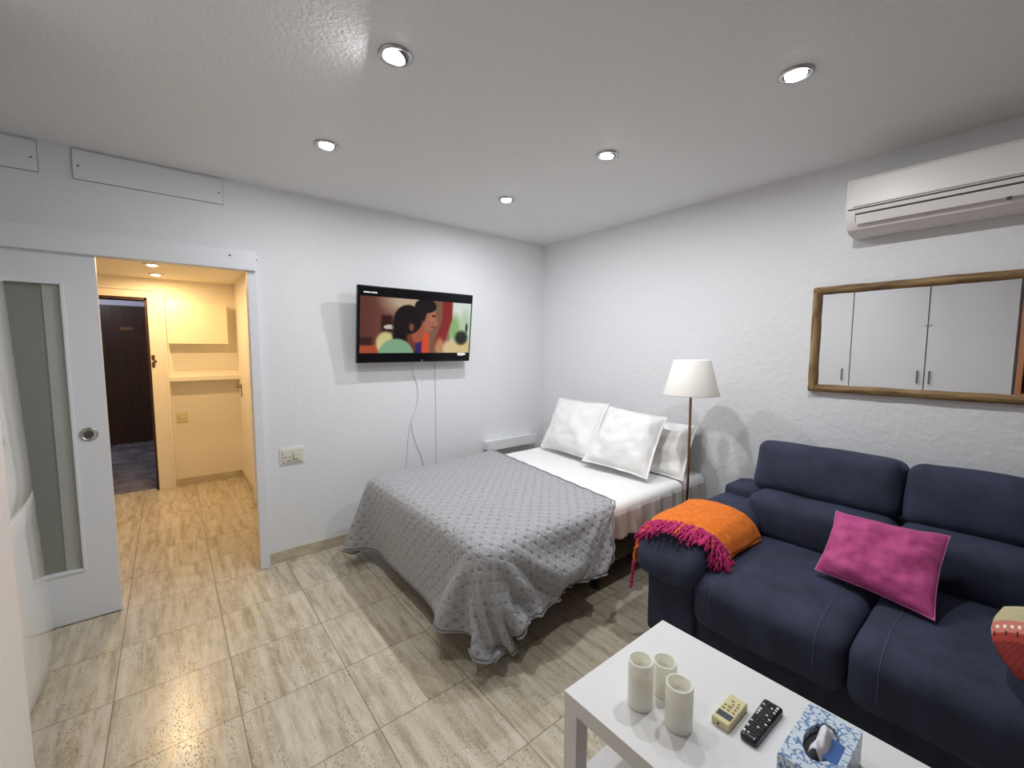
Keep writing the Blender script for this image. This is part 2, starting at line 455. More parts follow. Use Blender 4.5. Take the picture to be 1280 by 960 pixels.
add_box(bm, GX0, GX1, LY0-.006, LY0+.004, GZ0-w, GZ0, .003); add_box(bm, GX0, GX1, LY0-.006, LY0+.004, GZ1, GZ1+w, .003)
link_mesh('glass_bead', bm, M['white_satin'], d, smooth=False)
t = NT('frosted_glass'); t.set(Base_Color=srgb(150, 156, 152), Roughness=0.42, Transmission_Weight=0.35, IOR=1.45)
t.bump(t.noise(t.coord(), 240, 3), 0.2, 0.002); M['frosted'] = t.m
box('glass_pane', M['frosted'], GX0, GX1, -0.030, -0.022, GZ0, GZ1, parent=d)
M['strip_grey'] = plain('grey_strip', srgb(172, 174, 168), 0.5)
box('glass_strip', M['strip_grey'], -3.402, GX1, -0.034, -0.030, GZ0, GZ1, parent=d)
bm = bmesh.new()
mt = Matrix.Translation((-3.277, LY0, 0.992)) @ Matrix.Rotation(PI/2, 4, 'X')
add_lathe(bm, [(0.036, 0), (0.036, 0.004), (0.031, 0.006), (0.028, 0.003), (0.024, 0.0015), (0, 0.001)], 36, mt)
k = link_mesh('door_pull', bm, M['chrome'], d); k['label'] = 'round brushed metal flush pull'
bm = bmesh.new(); add_lathe(bm, [(0.019, 0.0022), (0.014, 0.0032), (0, 0.0034)], 30, mt)
link_mesh('pull_cup', bm, M['dark_steel'], k if False else d)

M['mid_gap'] = plain('shallow_gap', srgb(120, 120, 118), .8)
# access panels near the ceiling ------------------------------------------
def access_panel(x0, x1, label):
    t_ = thing('access_panel', label, 'wall panel', (x0, 0, 2.29), 'access panels under the ceiling')
    bm = bmesh.new(); add_box(bm, x0-.002, x1+.002, -0.0025, 0, 2.294, 2.443)
    link_mesh('panel_gap', bm, M['mid_gap'], t_, smooth=False)
    box('panel_board', M['wall'], x0, x1, -0.009, -0.0025, 2.296, 2.440, 0.0015, t_)
    for xx in (x0+.02, x1-.02):
        bm = bmesh.new(); add_lathe(bm, [(0, 0.0015), (0.004, 0.0012), (0.005, 0)], 10, Matrix.Translation((xx, -0.009, 2.36)) @ Matrix.Rotation(PI/2, 4, 'X'))
        link_mesh('screw', bm, M['dark_steel'], t_)
access_panel(-3.262, -2.632, 'white access panel above the doorway, the nearer to the television')
access_panel(-4.0, -3.383, 'white access panel in the far left corner under the ceiling')

# ------------------------------------------------------------------ hall contents
fr = bpy.data.objects.new('trim_4', None); COL.objects.link(fr); fr.location = (-3.0, HY, 0)
struct(fr, 'cream wooden frame of the entrance door')
bm = bmesh.new(); add_box(bm, DX1, -2.955, HY-.02, HY, 0, 2.0, .003); add_box(bm, DX0-.11, DX0, HY-.02, HY, 0, 2.0, .003)
add_box(bm, DX0, DX1, HY-.02, HY, DZ, 2.0, .003)
add_box(bm, -2.957, -2.935, HY-.035, HY, 0, 2.02, .003)
add_box(bm, DX0-.11, -2.957, HY-.035, HY, 2.0, 2.02, .003)
link_mesh('door_casing', bm, M['hall_wall'], fr, smooth=False)
bm = bmesh.new(); add_box(bm, DX1-.02, DX1+.001, HY-.012, HY+.16, 0, DZ); add_box(bm, DX0, DX0+.02, HY-.012, HY+.16, 0, DZ); add_box(bm, DX0, DX1, HY-.012, HY+.16, DZ-.025, DZ+.001)
e = link_mesh('door_rebate', bm, M['dark_wood'], fr, smooth=False); e['label'] = 'dark wooden inner lining'
bm = bmesh.new(); add_box(bm, -3.064, -3.040, HY-.024, HY-.02, 1.245, 1.30, .001); add_box(bm, -3.064, -3.038, HY-.024, HY-.02, 1.32, 1.37, .001)
add_box(bm, -3.05, -3.025, HY-.034, HY-.02, 1.302, 1.318, .002)
e = link_mesh('lock_plate', bm, M['brass'], fr, smooth=False); e['label'] = 'small brass strike plates of the lock'
# opposite apartment door
d2 = bpy.data.objects.new('door_2', None); COL.objects.link(d2); d2.location = (-3.7, 5.46, 0)
struct(d2, 'dark walnut door across the landing with a number plate')
box('door_leaf', M['dark_wood'], -4.4, -2.32, 5.42, 5.475, 0.0, 2.06, 0.002, d2)
bm = bmesh.new(); add_box(bm, -3.465, -3.325, 5.413, 5.421, 1.70, 1.745, .002)
k = link_mesh('number_plate', bm, M['brass'], d2, smooth=False)

# warm cupboard, shelf, switch on the hall's end wall
M['cream_panel'] = plain('cream_panel', srgb(240, 232, 205), 0.4)
t_ = thing('wall_cupboard', 'flat cream wall cupboard on the end wall of the hall', 'cupboard', (-2.68, HY, 1.5))
box('cupboard_body', M['cream_panel'], -2.925, -2.435, HY-.105, HY, 1.487, 1.893, .002, t_)
box('cupboard_door', M['cream_panel'], -2.93, -2.43, HY-.123, HY-.107, 1.482, 1.898, .003, t_)
t_ = thing('wall_shelf', 'narrow cream shelf below the hall cupboard', 'shelf', (-2.65, HY, 1.1))
box('shelf_board', M['hall_wall'], -2.935, HX1+.002, HY-.125, HY, 1.105, 1.150, .003, t_)
box('shelf_rail', M['hall_wall'], -2.935, HX1+.002, HY-.02, HY, 1.150, 1.20, .003, t_)
t_ = thing('light_switch', 'square cream light switch on the hall end wall', 'light switch', (-2.85, HY, .72))
box('switch_plate', M['beige_plastic'], -2.897, -2.805, HY-.009, HY, .672, .768, .003, t_)
box('rocker', M['cream_plastic'], -2.872, -2.830, HY-.014, HY-.009, .708, .738, .003, t_)
t_ = thing('door_hook', 'small metal handle on the right hall wall near the shelf', 'handle', (HX1, 2.2, 1.0))
bm = bmesh.new(); add_box(bm, HX1-.006, HX1, 2.19, 2.22, .92, 1.06, .002); link_mesh('back_plate', bm, M['brass'], t_, smooth=False)
bm = bmesh.new(); add_tube(bm, [(HX1-.006, 2.205, 1.03), (HX1-.04, 2.205, 1.03), (HX1-.045, 2.17, 1.03), (HX1-.045, 2.12, 1.028)], .006); link_mesh('lever', bm, M['brass'], t_)
# side door frame in the hall (right wall)
d3 = bpy.data.objects.new('door_3', None); COL.objects.link(d3); d3.location = (HX1, 1.0, 0)
struct(d3, 'white framed side door on the right wall of the hall')
bm = bmesh.new(); add_box(bm, HX1-.030, HX1, 1.30, 1.45, 0, 2.04, .004); add_box(bm, HX1-.030, HX1, 0.45, 0.55, 0, 2.04, .004); add_box(bm, HX1-.030, HX1, .55, 1.30, 1.96, 2.04, .004)
link_mesh('door_casing', bm, M['white_satin'], d3, smooth=False)
box('door_leaf', M['white_satin'], HX1-.010, HX1, .555, 1.295, 0.01, 1.955, .002, d3)

# ------------------------------------------------------------------ ceiling lights
def ceiling_light(x, y, z, label, group, warm=False, power=60, tilt=(0, 0)):
    t_ = thing('ceiling_light', label, 'ceiling light', (x, y, z), group)
    mt = Matrix.Translation((x, y, z))
    bm = bmesh.new()
    add_lathe(bm, [(0.058, 0.0), (0.058, -0.004), (0.050, -0.0085), (0.043, -0.007), (0.041, -0.001), (0.043, 0.0)], 40, mt, closed=True)
    link_mesh('trim_ring', bm, M['chrome'], t_)
    # gimbal cup, tilted
    tl = mt @ Matrix.Translation((0, 0, -0.002)) @ Matrix.Rotation(tilt[0], 4, 'Y') @ Matrix.Rotation(tilt[1], 4, 'X')
    bm = bmesh.new(); add_lathe(bm, [(0.041, 0.0), (0.041, -0.003), (0.037, -0.004), (0.0355, -0.002), (0.035, -0.0008), (0, -0.0008)], 36, tl)
    link_mesh('lamp_cup', bm, M['dark_steel'], t_)
    bm = bmesh.new(); add_lathe(bm, [(0.034, -0.0015), (0.030, -0.010), (0.016, -0.014), (0, -0.0145)], 32, tl)
    k = link_mesh('bulb', bm, M['bulb_warm' if warm else 'bulb_cool'], t_)
    ld = bpy.data.lights.new('spot_lamp', 'AREA'); ld.shape = 'DISK'; ld.size = 0.05; ld.energy = power
    ld.color = (1.0, 0.66, 0.33) if warm else (0.955, 0.975, 1.0)
    lo = bpy.data.objects.new('spot_lamp', ld); COL.objects.link(lo); lo.parent = t_
    lo.location = (0, 0, -0.022); lo.rotation_euler = (tilt[1]*.65, tilt[0]*.65, 0)
    return t_
G = 'recessed cool white ceiling spots'
MAIN = 9.0
specs = [(-1.095, -0.79, 'white ceiling spot nearest the corner above the bed pillows', (0, 0)),
         (-1.097, -1.645, 'white ceiling spot in the middle of the ceiling above the sofa arm', (0, .12)),
         (-1.085, -2.503, 'white ceiling spot at the upper right nearest the air conditioner', (0, 0)),
         (-2.268, -0.835, 'white ceiling spot nearest the doorway, left above the television', (.05, 0)),
         (-2.272, -1.668, 'tilted ceiling spot at the top left, showing its dark cup', (.36, .1))]
for x, y, lab, tl in specs:
    ceiling_light(x, y, HC, lab, G, False, MAIN*(1.12 if x > -2 else .66), tl)
ceiling_light(-3.0, 1.505, HHC, 'warm hall ceiling spot nearer to the bedroom doorway', 'warm hall ceiling spots', True, 12)
ceiling_light(-2.985, 2.09, HHC, 'warm hall ceiling spot nearer to the entrance door', 'warm hall ceiling spots', True, 6.5)
ld = bpy.data.lights.new('landing_lamp', 'POINT'); ld.energy = 26; ld.color = (.96, .95, 1); ld.shadow_soft_size = .1
lo = bpy.data.objects.new('landing_lamp', ld); COL.objects.link(lo); lo.location = (-4.0, 4.2, 2.4)

# ------------------------------------------------------------------ fridge and wardrobe on the left
def lean(p):     # the cabinet stands leaning back slightly
    return V((p.x-0.032*p.z, p.y, p.z))
prof = [(-3.52, -0.020), (-3.487, -0.030), (-3.462, -0.075), (-3.448, -0.144), (-3.434, -0.23), (-3.424, -0.327), (-3.417, -0.42), (-3.414, -0.515), (-3.415, -0.66), (-3.424, -0.785), (-3.45, -0.805), (-3.52, -0.81)]
def catmull(P, n=5):
    out = []; Q = [P[0]]+P+[P[-1]]
    for i in range(1, len(Q)-2):
        for k in range(n):
            t = k/n; a, b, c, d_ = Q[i-1], Q[i], Q[i+1], Q[i+2]
            out.append(tuple(0.5*((2*b[j])+(-a[j]+c[j])*t+(2*a[j]-5*b[j]+4*c[j]-d_[j])*t*t+(-a[j]+3*b[j]-3*c[j]+d_[j])*t**3) for j in (0, 1)))
    return out+[P[-1]]
prof = [prof[0]]+catmull([(-3.487, -0.030), (-3.455, -0.11), (-3.434, -0.23), (-3.419, -0.38), (-3.414, -0.515), (-3.416, -0.66), (-3.424, -0.785)], 5)+prof[-2:]
fridge = thing('refrigerator', 'tall glossy white fridge freezer with curved front beside the sliding door', 'refrigerator', (-3.72, -0.42, 0))
def fridge_panel(name, z0, z1, nz=10):
    bm = bmesh.new(); rows = []
    zs = [z0, z0+.004]+[z0+.01+(z1-z0-.02)*k/nz for k in range(nz+1)]+[z1-.004, z1]
    for k, z in enumerate(zs):
        ins = 0.010 if k in (0, len(zs)-1) else (0.003 if k in (1, len(zs)-2) else 0)
        rows.append([bm.verts.new(lean(V((x-ins, y, z)))) for x, y in prof])
    for a, b in zip(rows[:-1], rows[1:]):
        for i in range(len(prof)-1): bm.faces.new((a[i], a[i+1], b[i+1], b[i]))
    bm.faces.new([v for v in rows[0]][::-1]); bm.faces.new(rows[-1])
    for a, b in zip(rows[:-1], rows[1:]): bm.faces.new((a[-1], a[0], b[0], b[-1]))
    return smooth_by_angle(link_mesh(name, bm, M['white_gloss'], fridge), 40)
fridge_panel('freezer_door', 0.012, 0.762)
fridge_panel('fridge_door', 0.774, 1.79)
bm = bmesh.new(); add_box(bm, -3.965, -3.535, -0.805, -0.06, 0.0, 1.785, .006)
for v in bm.verts: v.co = lean(v.co)
link_mesh('cabinet_body', bm, M['white_lacquer'], fridge, smooth=False)

ward = thing('wardrobe', 'floor to ceiling white wardrobe with slim steel handles facing the mirror', 'wardrobe', (-3.7, -1.9, 0))
WX = -3.335
M['mid_grey'] = plain('mid_grey', srgb(128, 130, 134), .6)
M['ward_white'] = plain('wardrobe_white', srgb(226, 224, 224), 0.3)
bm = bmesh.new(); add_box(bm, XL+.005, WX-.022, -3.00, -1.195, 0.0, HC-.004)
link_mesh('carcass', bm, M['mid_grey'], ward, smooth=False)
edges = [-1.19, -1.735, -2.375, -2.99]
for i in range(3):
    b_, a_ = edges[i], edges[i+1]
    dr = box('door', M['ward_white'], WX-.02, WX, a_+.005, b_-.005, 0.02, HC-.01, .002, ward)
    if i == 0: hy = -1.667
    elif i == 1: hy = -2.323
    elif i == 2: hy = -2.415
    else: continue
    bm = bmesh.new(); add_box(bm, WX+.018, WX+.026, hy-.006, hy+.006, 1.075, 1.215, .002)
    add_box(bm, WX, WX+.02, hy-.004, hy+.004, 1.085, 1.093); add_box(bm, WX, WX+.02, hy-.004, hy+.004, 1.197, 1.205)
    link_mesh('handle', bm, M['dark_steel'], dr, smooth=False)
bm = bmesh.new(); add_box(bm, WX, WX+.012, -2.405, -2.35, 1.69, 1.70, .001); link_mesh('catch', bm, M['chrome'], ward, smooth=False)

bc = thing('bookcase', 'orange wooden bookcase beside the wardrobe, seen only in the mirror', 'bookcase', (-3.6, -3.4, 0))
box('side_panel', M['orange_wood'], -3.95, WX+.01, -3.045, -3.005, 0, 2.0, .002, bc)
box('side_panel', M['orange_wood'], -3.95, WX+.02, -3.86, -3.82, 0, 2.0, .002, bc)
box('back_panel', M['orange_wood'], -3.97, -3.95, -3.86, -3.005, 0, 2.0, 0, bc)
for zz in (0.08, .55, 1.0, 1.97):
    box('shelf', M['orange_wood'], -3.95, WX, -3.82, -3.04, zz, zz+.025, .001, bc)
bm = bmesh.new(); add_soft(bm, -3.85, -3.46, -3.55, -3.08, 1.026, 1.24, .08, (0, .02, .04), 10, nz=.02, nf=9)
tag(link_mesh('bag', bm, M['black_matte']), 'dark soft bag lying on a shelf of the orange bookcase', 'bag')

# ------------------------------------------------------------------ television
TVX0, TVX1 = -1.899, -0.952
tilt_up = V((0, 0.10-0.165, 1.878-1.335)); TVH = tilt_up.length; up = tilt_up.normalized()
orig = V((TVX0, -0.10, 1.335)); xr = V((1, 0, 0)); nrm = xr.cross(up)      # nrm points towards the room (-y)
TVM = Matrix(((xr.x, up.x, nrm.x, orig.x), (xr.y, up.y, nrm.y, orig.y), (xr.z, up.z, nrm.z, orig.z), (0, 0, 0, 1)))
TW = TVX1-TVX0
tv = thing('television', 'black flat screen television tilted out from the wall, showing a film', 'television', (-1.42, 0, 1.6))
bm = bmesh.new(); b = bmesh.new(); add_box(b, 0, TW, 0, TVH, -0.028, 0, .004); merge(bm, b, mtx=TVM)
b = bmesh.new(); add_box(b, .12, TW-.12, .05, TVH-.14, -0.055, -0.028, .012); merge(bm, b, mtx=TVM)
link_mesh('housing', bm, M['black_plastic'], tv, smooth=False)
def screen():
    NX, NY = 170, 84
    pu0, pu1, pv0, pv1 = .018, .984, .130, .866     # picture rectangle inside the screen (v from the top)
    me_b = bmesh.new(); cl = me_b.loops.layers.float_color.new('Col')
    grid = [[me_b.verts.new((TW*(.008+.984*i/NX), TVH*(1-(.016+.968*j/NY)), .0008)) for i in range(NX+1)] for j in range(NY+1)]
    def el(u, v, cx, cy, rx, ry, s=.12):
        dd = math.sqrt(((u-cx)/rx)**2+((v-cy)/ry)**2); return max(0, min(1, (1-dd)/s+.5))
    def bx(u, v, a, b_, c, d_, s=.012):
        f = lambda t: max(0, min(1, t/s+.5)); return f(u-a)*f(b_-u)*f((v-c)*.5)*f((d_-v)*.5)
    def lerp(c, k, w): return tuple(c[i]+(k[i]-c[i])*w for i in range(3))
    def pic(u, v):
        c = lerp((104, 58, 50), (150, 106, 88), min(1, max(0, (u-.05)*2.2)))
        c = lerp(c, (206, 186, 158), el(u, v, .40, .02, .20, .26, .9)*.9)
        c = lerp(c, (132, 96, 72), bx(u, v, .58, .74, .0, 1))
        c = lerp(c, (52, 26, 24), bx(u, v, .17, .26, .32, .62, .03))
        c = lerp(c, (205, 196, 180), el(u, v, .235, .53, .045, .04))
        c = lerp(c, (178, 84, 52), bx(u, v, -.1, .22, .86, 1.1, .03))
        c = lerp(c, (60, 34, 34), bx(u, v, -.1, .10, .72, .86, .02))
        c = lerp(c, (216, 206, 144), el(u, v, .21, .82, .08, .20, .3))
        # window side
        c = lerp(c, (232, 240, 234), bx(u, v, .80, 1.1, -.1, .80, .02))
        c = lerp(c, (150, 188, 122), el(u, v, .84, .52, .06, .26, .8))
        c = lerp(c, (176, 206, 160), el(u, v, .95, .45, .05, .3, .9)*.7)
        c = lerp(c, (226, 205, 150), bx(u, v, .76, 1.1, .76, 1.1, .04))
        c = lerp(c, (44, 46, 40), el(u, v, .915, .70, .065, .14, .5))
        c = lerp(c, (50, 60, 44), el(u, v, .965, .5, .012, .10, .5))
        edge = .80-.10*max(0, (v-.35)/.65)
        c = lerp(c, (146, 40, 40), bx(u, v, edge-.085, edge+.012, -.1, .86, .02))
        c = lerp(c, (214, 160, 116), el(u, v, .70, .90, .045, .18, .6)*.8)
        c = lerp(c, (236, 214, 170), el(u, v, .76, .92, .03, .12, .6)*.8)
        # man
        c = lerp(c, (226, 84, 48), bx(u, v, .49, .595, .62, 1.1, .02))
        c = lerp(c, (172, 108, 82), el(u, v, .590, .35, .072, .24, .12))
        c = lerp(c, (196, 128, 98), el(u, v, .615, .30, .03, .12, .6)*.6)
        c = lerp(c, (182, 112, 84), el(u, v, .655, .43, .018, .05, .4))
        c = lerp(c, (120, 60, 50), el(u, v, .63, .50, .018, .018, .5)*.8)
        c = lerp(c, (60, 34, 30), el(u, v, .632, .29, .024, .018, .5))
        c = lerp(c, (28, 20, 20), el(u, v, .553, .11, .10, .135, .12))
        c = lerp(c, (28, 20, 20), el(u, v, .505, .24, .055, .22, .15))
        c = lerp(c, (54, 40, 112), bx(u, v, .455, .525, .70, 1.1, .02))
        # woman
        c = lerp(c, (122, 62, 48), bx(u, v, .36, .47, .62, .98, .03))
        c = lerp(c, (172, 92, 68), el(u, v, .485, .56, .062, .25, .14))
        c = lerp(c, (28, 18, 20), el(u, v, .40, .38, .125, .27, .1))
        c = lerp(c, (28, 18, 20), bx(u, v, .268, .39, .38, .80, .03))
        c = lerp(c, (132, 74, 60), el(u, v, .43, .52, .022, .07, .3))
        c = lerp(c, (136, 176, 140), el(u, v, .30, 1.06, .155, .32, .1))
        return c
    for j in range(NY):
        for i in range(NX):
            u = .008+.984*(i+.5)/NX; v = .016+.968*(j+.5)/NY
            c = (6, 6, 8)
            if pu0 < u < pu1 and pv0 < v < pv1:
                c = pic((u-pu0)/(pu1-pu0), (v-pv0)/(pv1-pv0))
            s = srgb(*[max(0, min(255, q)) for q in c])
            f = me_b.faces.new((grid[j+1][i], grid[j+1][i+1], grid[j][i+1], grid[j][i]))
            for l in f.loops: l[cl] = s
    me_b.transform(TVM)
    t = NT('film_picture'); at = t.n('ShaderNodeVertexColor', layer_name='Col')
    t.set(Base_Color=(.003, .003, .004, 1), Roughness=0.2, Specular_IOR_Level=.25, Emission_Strength=0.72); t.l(at.outputs[0], t.b.inputs['Emission Color'])
    o = link_mesh('screen', me_b, t.m, tv, smooth=False); return o
screen()
M['screen_text'] = emis('screen_text', (1, 1, 1, 1), 0.9)
def tvt(u, v, dz=.0014): return TVM @ Matrix.Translation((TW*u, TVH*(1-v), dz))
text_mesh('channel_caption', 'PRIMEVIDEO'[0:0]+'·MMMI MMI', .019, M['screen_text'], tvt(.10, .083), tv) if False else None
bm = bmesh.new()
for k, (a, b_) in enumerate(((.045, .052), (.054, .066), (.068, .078), (.080, .090), (.092, .100), (.106, .118), (.120, .128), (.130, .146))):
    q = bmesh.new(); add_box(q, TW*a, TW*b_, TVH*(1-.092), TVH*(1-.076), .0009, .0013); merge(bm, q, mtx=TVM)
k = link_mesh('screen_caption', bm, M['screen_text'], tv, smooth=False); k['label'] = 'tiny white caption at the top left of the screen'
bm = bmesh.new()
for a, b_, c, d_ in ((.872, .945, .872, .882), (.872, .955, .886, .902), (.88, .935, .905, .912)):
    q = bmesh.new(); add_box(q, TW*a, TW*b_, TVH*(1-d_), TVH*(1-c), .0009, .0013); merge(bm, q, mtx=TVM)
link_mesh('screen_watermark', bm, M['screen_text'], tv, smooth=False)
M['logo_grey'] = plain('logo_grey', srgb(150, 150, 150), 0.4)
text_mesh('maker_logo', 'LG', .016, M['logo_grey'], tvt(.535, .978, .001), tv)
# wall bracket
bm = bmesh.new(); add_box(bm, -1.55, -1.28, -0.012, 0, 1.48, 1.76, .003)
add_box(bm, -1.45, -1.38, -0.075, -0.01, 1.58, 1.66, .003)
e = link_mesh('wall_bracket', bm, M['black_matte'], tv, smooth=False)

# cables
def bez(pts, n=10):
    out = []; P = [V(pts[0])]+[V(p) for p in pts]+[V(pts[-1])]
    for i in range(1, len(P)-2):
        for k in range(n):
            t = k/n; a, b, c, d_ = P[i-1], P[i], P[i+1], P[i+2]
            out.append(0.5*((2*b)+(-a+c)*t+(2*a-5*b+4*c-d_)*t*t+(-a+3*b-3*c+d_)*t**3))
    out.append(V(pts[-1])); return out
bm = bmesh.new()
add_tube(bm, bez([(-1.42, -.06, 1.40), (-1.415, -.03, 1.32), (-1.42, -.012, 1.25), (-1.385, -.006, 1.13), (-1.39, -.006, 1.0), (-1.45, -.006, .85), (-1.475, -.006, .70), (-1.49, -.006, .55), (-1.50, -.006, .42)]), .0035, 8)
tag(link_mesh('power_cable', bm, M['cable_white']), 'loose white cable hanging down from the television to behind the bed', 'cable')
bm = bmesh.new()
add_tube(bm, bez([(-1.445, -.011, .86), (-1.435, -.006, .78), (-1.40, -.006, .66), (-1.36, -.006, .56), (-1.33, -.006, .42)]), .003, 8)
tag(link_mesh('branch_cable', bm, M['cable_white']), 'short thin white cable branching off the hanging television cable', 'cable')
bm = bmesh.new(); add_box(bm, -1.226, -1.213, -0.009, 0, .30, 1.345, .002)
add_box(bm, -1.2235, -1.2155, -0.0105, -0.009, .30, 1.345, .001)
tag(link_mesh('cable_duct', bm, M['cable_white'], smooth=False), 'straight narrow white cable duct below the television', 'cable duct')

# wall socket
t_ = thing('wall_socket', 'double cream switch and socket plate low on the wall left of the bed', 'wall socket', (-2.31, 0, .71))
box('back_plate', M['cable_white'], -2.392, -2.238, -0.006, 0, .660, .775, .003, t_)
box('face_plate', M['cream_plastic'], -2.378, -2.252, -0.013, -0.006, .672, .762, .003, t_)
M['socket_mark'] = plain('socket_grey', srgb(118, 116, 104), 0.6)
sk = box('switch_rocker', M['cream_plastic'], -2.312, -2.262, -0.017, -0.013, .682, .742, .002, t_)
bm = bmesh.new(); add_box(bm, -2.312, -2.309, -.019, -.0165, .694, .728); add_box(bm, -2.312, -2.280, -.019, -.0165, .692, .696)
link_mesh('rocker_shadow_gap', bm, M['socket_mark'], sk, smooth=False)
s2 = box('socket_insert', M['cream_plastic'], -2.370, -2.320, -0.016, -0.013, .682, .742, .002, t_)
bm = bmesh.new()
for xx in (-2.358, -2.334): add_lathe(bm, [(0, .0012), (.0045, .001), (.005, 0)], 12, Matrix.Translation((xx, -0.016, .712)) @ Matrix.Rotation(PI/2, 4, 'X'))
add_box(bm, -2.350, -2.322, -.0175, -.0155, .688, .691)
link_mesh('socket_hole', bm, M['socket_mark'], s2)

# small shelf by the bed head
t_ = thing('floating_shelf', 'short white floating shelf on the wall above the far bed edge', 'shelf', (-.47, 0, .58))
box('shelf_box', M['white_lacquer'], -.745, -.165, -.085, 0, .525, .60, .004, t_)
box('shelf_lip', M['white_lacquer'], -.745, -.165, -.092, -.080, .522, .612, .003, t_)

# ------------------------------------------------------------------ bed
BX0, BX1, BY0, BY1 = -1.90, -0.015, -1.675, -0.335       # y0 is the right-hand side
bed = thing('bed', 'double bed with dark wooden base under white sheet and grey quilt', 'bed', (-.95, -1.0, 0))
box('bed_base', M['bed_wood'], BX0+.04, BX1, BY0+.02, BY1-.02, .205, .335, .006, bed)
bm = bmesh.new(); add_soft(bm, BX0, BX1, BY0, BY1, .335, .535, .05, (0, 0, .008), 16)
link_mesh('mattress', bm, M['white_cotton'], bed)
for (x, y) in ((-1.76, -1.56), (-1.76, -.45), (-.99, -1.53), (-.99, -.47), (-.12, -1.56), (-.12, -.45)):
    bm = bmesh.new(); add_lathe(bm, [(0, 0), (.026, 0), (.026, .012), (.022, .016), (.026, .206), (0, .206)], 18, Matrix.Translation((x, y, 0)))
    link_mesh('leg', bm, M['black_matte'], bed)

def bed_sheet():
    """white sheet: flat top with light creases, sides hanging in soft folds"""
    bm = bmesh.new()
    ztop = .551; hem = .362; NXs = 150
    prof = []
    for k in range(9): prof.append(('L', k/8))
    for k in range(1, 7): prof.append(('cl', k/6))
    for k in range(1, 40): prof.append(('t', k/40))
    for k in range(0, 7): prof.append(('cr', k/6))
    for k in range(1, 15): prof.append(('R', k/14))
    r = .045; rows = []
    for i in range(NXs+1):
        x = -1.875+(1.868)*i/NXs; row = []
        for kind, s in prof:
            if kind == 'L': y, z, w = BY1+.012, .30+(ztop-r-.30)*s, 1-s
            elif kind == 'cl':
                a = s*PI/2; y, z, w = BY1+.012-r+r*math.cos(a), ztop-r+r*math.sin(a), 0
            elif kind == 't': y, z, w = (BY1+.012-r)+((BY0-.012+r)-(BY1+.012-r))*s, ztop, 0
            elif kind == 'cr':
                a = s*PI/2; y, z, w = BY0-.012+r-r*math.sin(a), ztop-r+r*math.cos(a), 0
            else: y, z, w = BY0-.012, (ztop-r)+(hem-(ztop-r))*s, s
            if kind == 't' or kind[0] == 'c':
                q = V((x*3, y*3, 0)); z += .004*noise.noise(q)+.003*noise.noise(V((x*9+y*5, y*2.5, 2)))
                z -= .004*max(0, 1-abs(((x+.62)+.10*math.sin(y*3))/.012))     # long crease lines
            else:
                f = .011*math.sin(x*46+2.2*math.sin(x*7+z*4))+.007*math.sin(x*91+z*9)+.008*noise.noise(V((x*12, z*6, 0)))
                sg = -1 if kind == 'R' else 1
                y += sg*(abs(w)**.7)*(f+.012)
                if kind == 'R': z += .014*w*noise.noise(V((x*5, 0, 4)))
            row.append(bm.verts.new((x, y, z)))
        rows.append(row)
    for a, b in zip(rows[:-1], rows[1:]):
        for j in range(len(a)-1):
            f = bm.faces.new((a[j], a[j+1], b[j+1], b[j]))
            f.material_index = 1 if prof[j][0] in 'LR' else 0  # hanging sides take the colour with shade painted in
    o = link_mesh('bed_sheet', bm, [M['sheet_cotton'], M['sheet_side_shade']])
    md = o.modifiers.new('thick', 'SOLIDIFY'); md.thickness = .003; md.offset = 1
    return o
tag(bed_sheet(), 'white sheet over the mattress, hanging in folds on the sofa side', 'bed sheet')

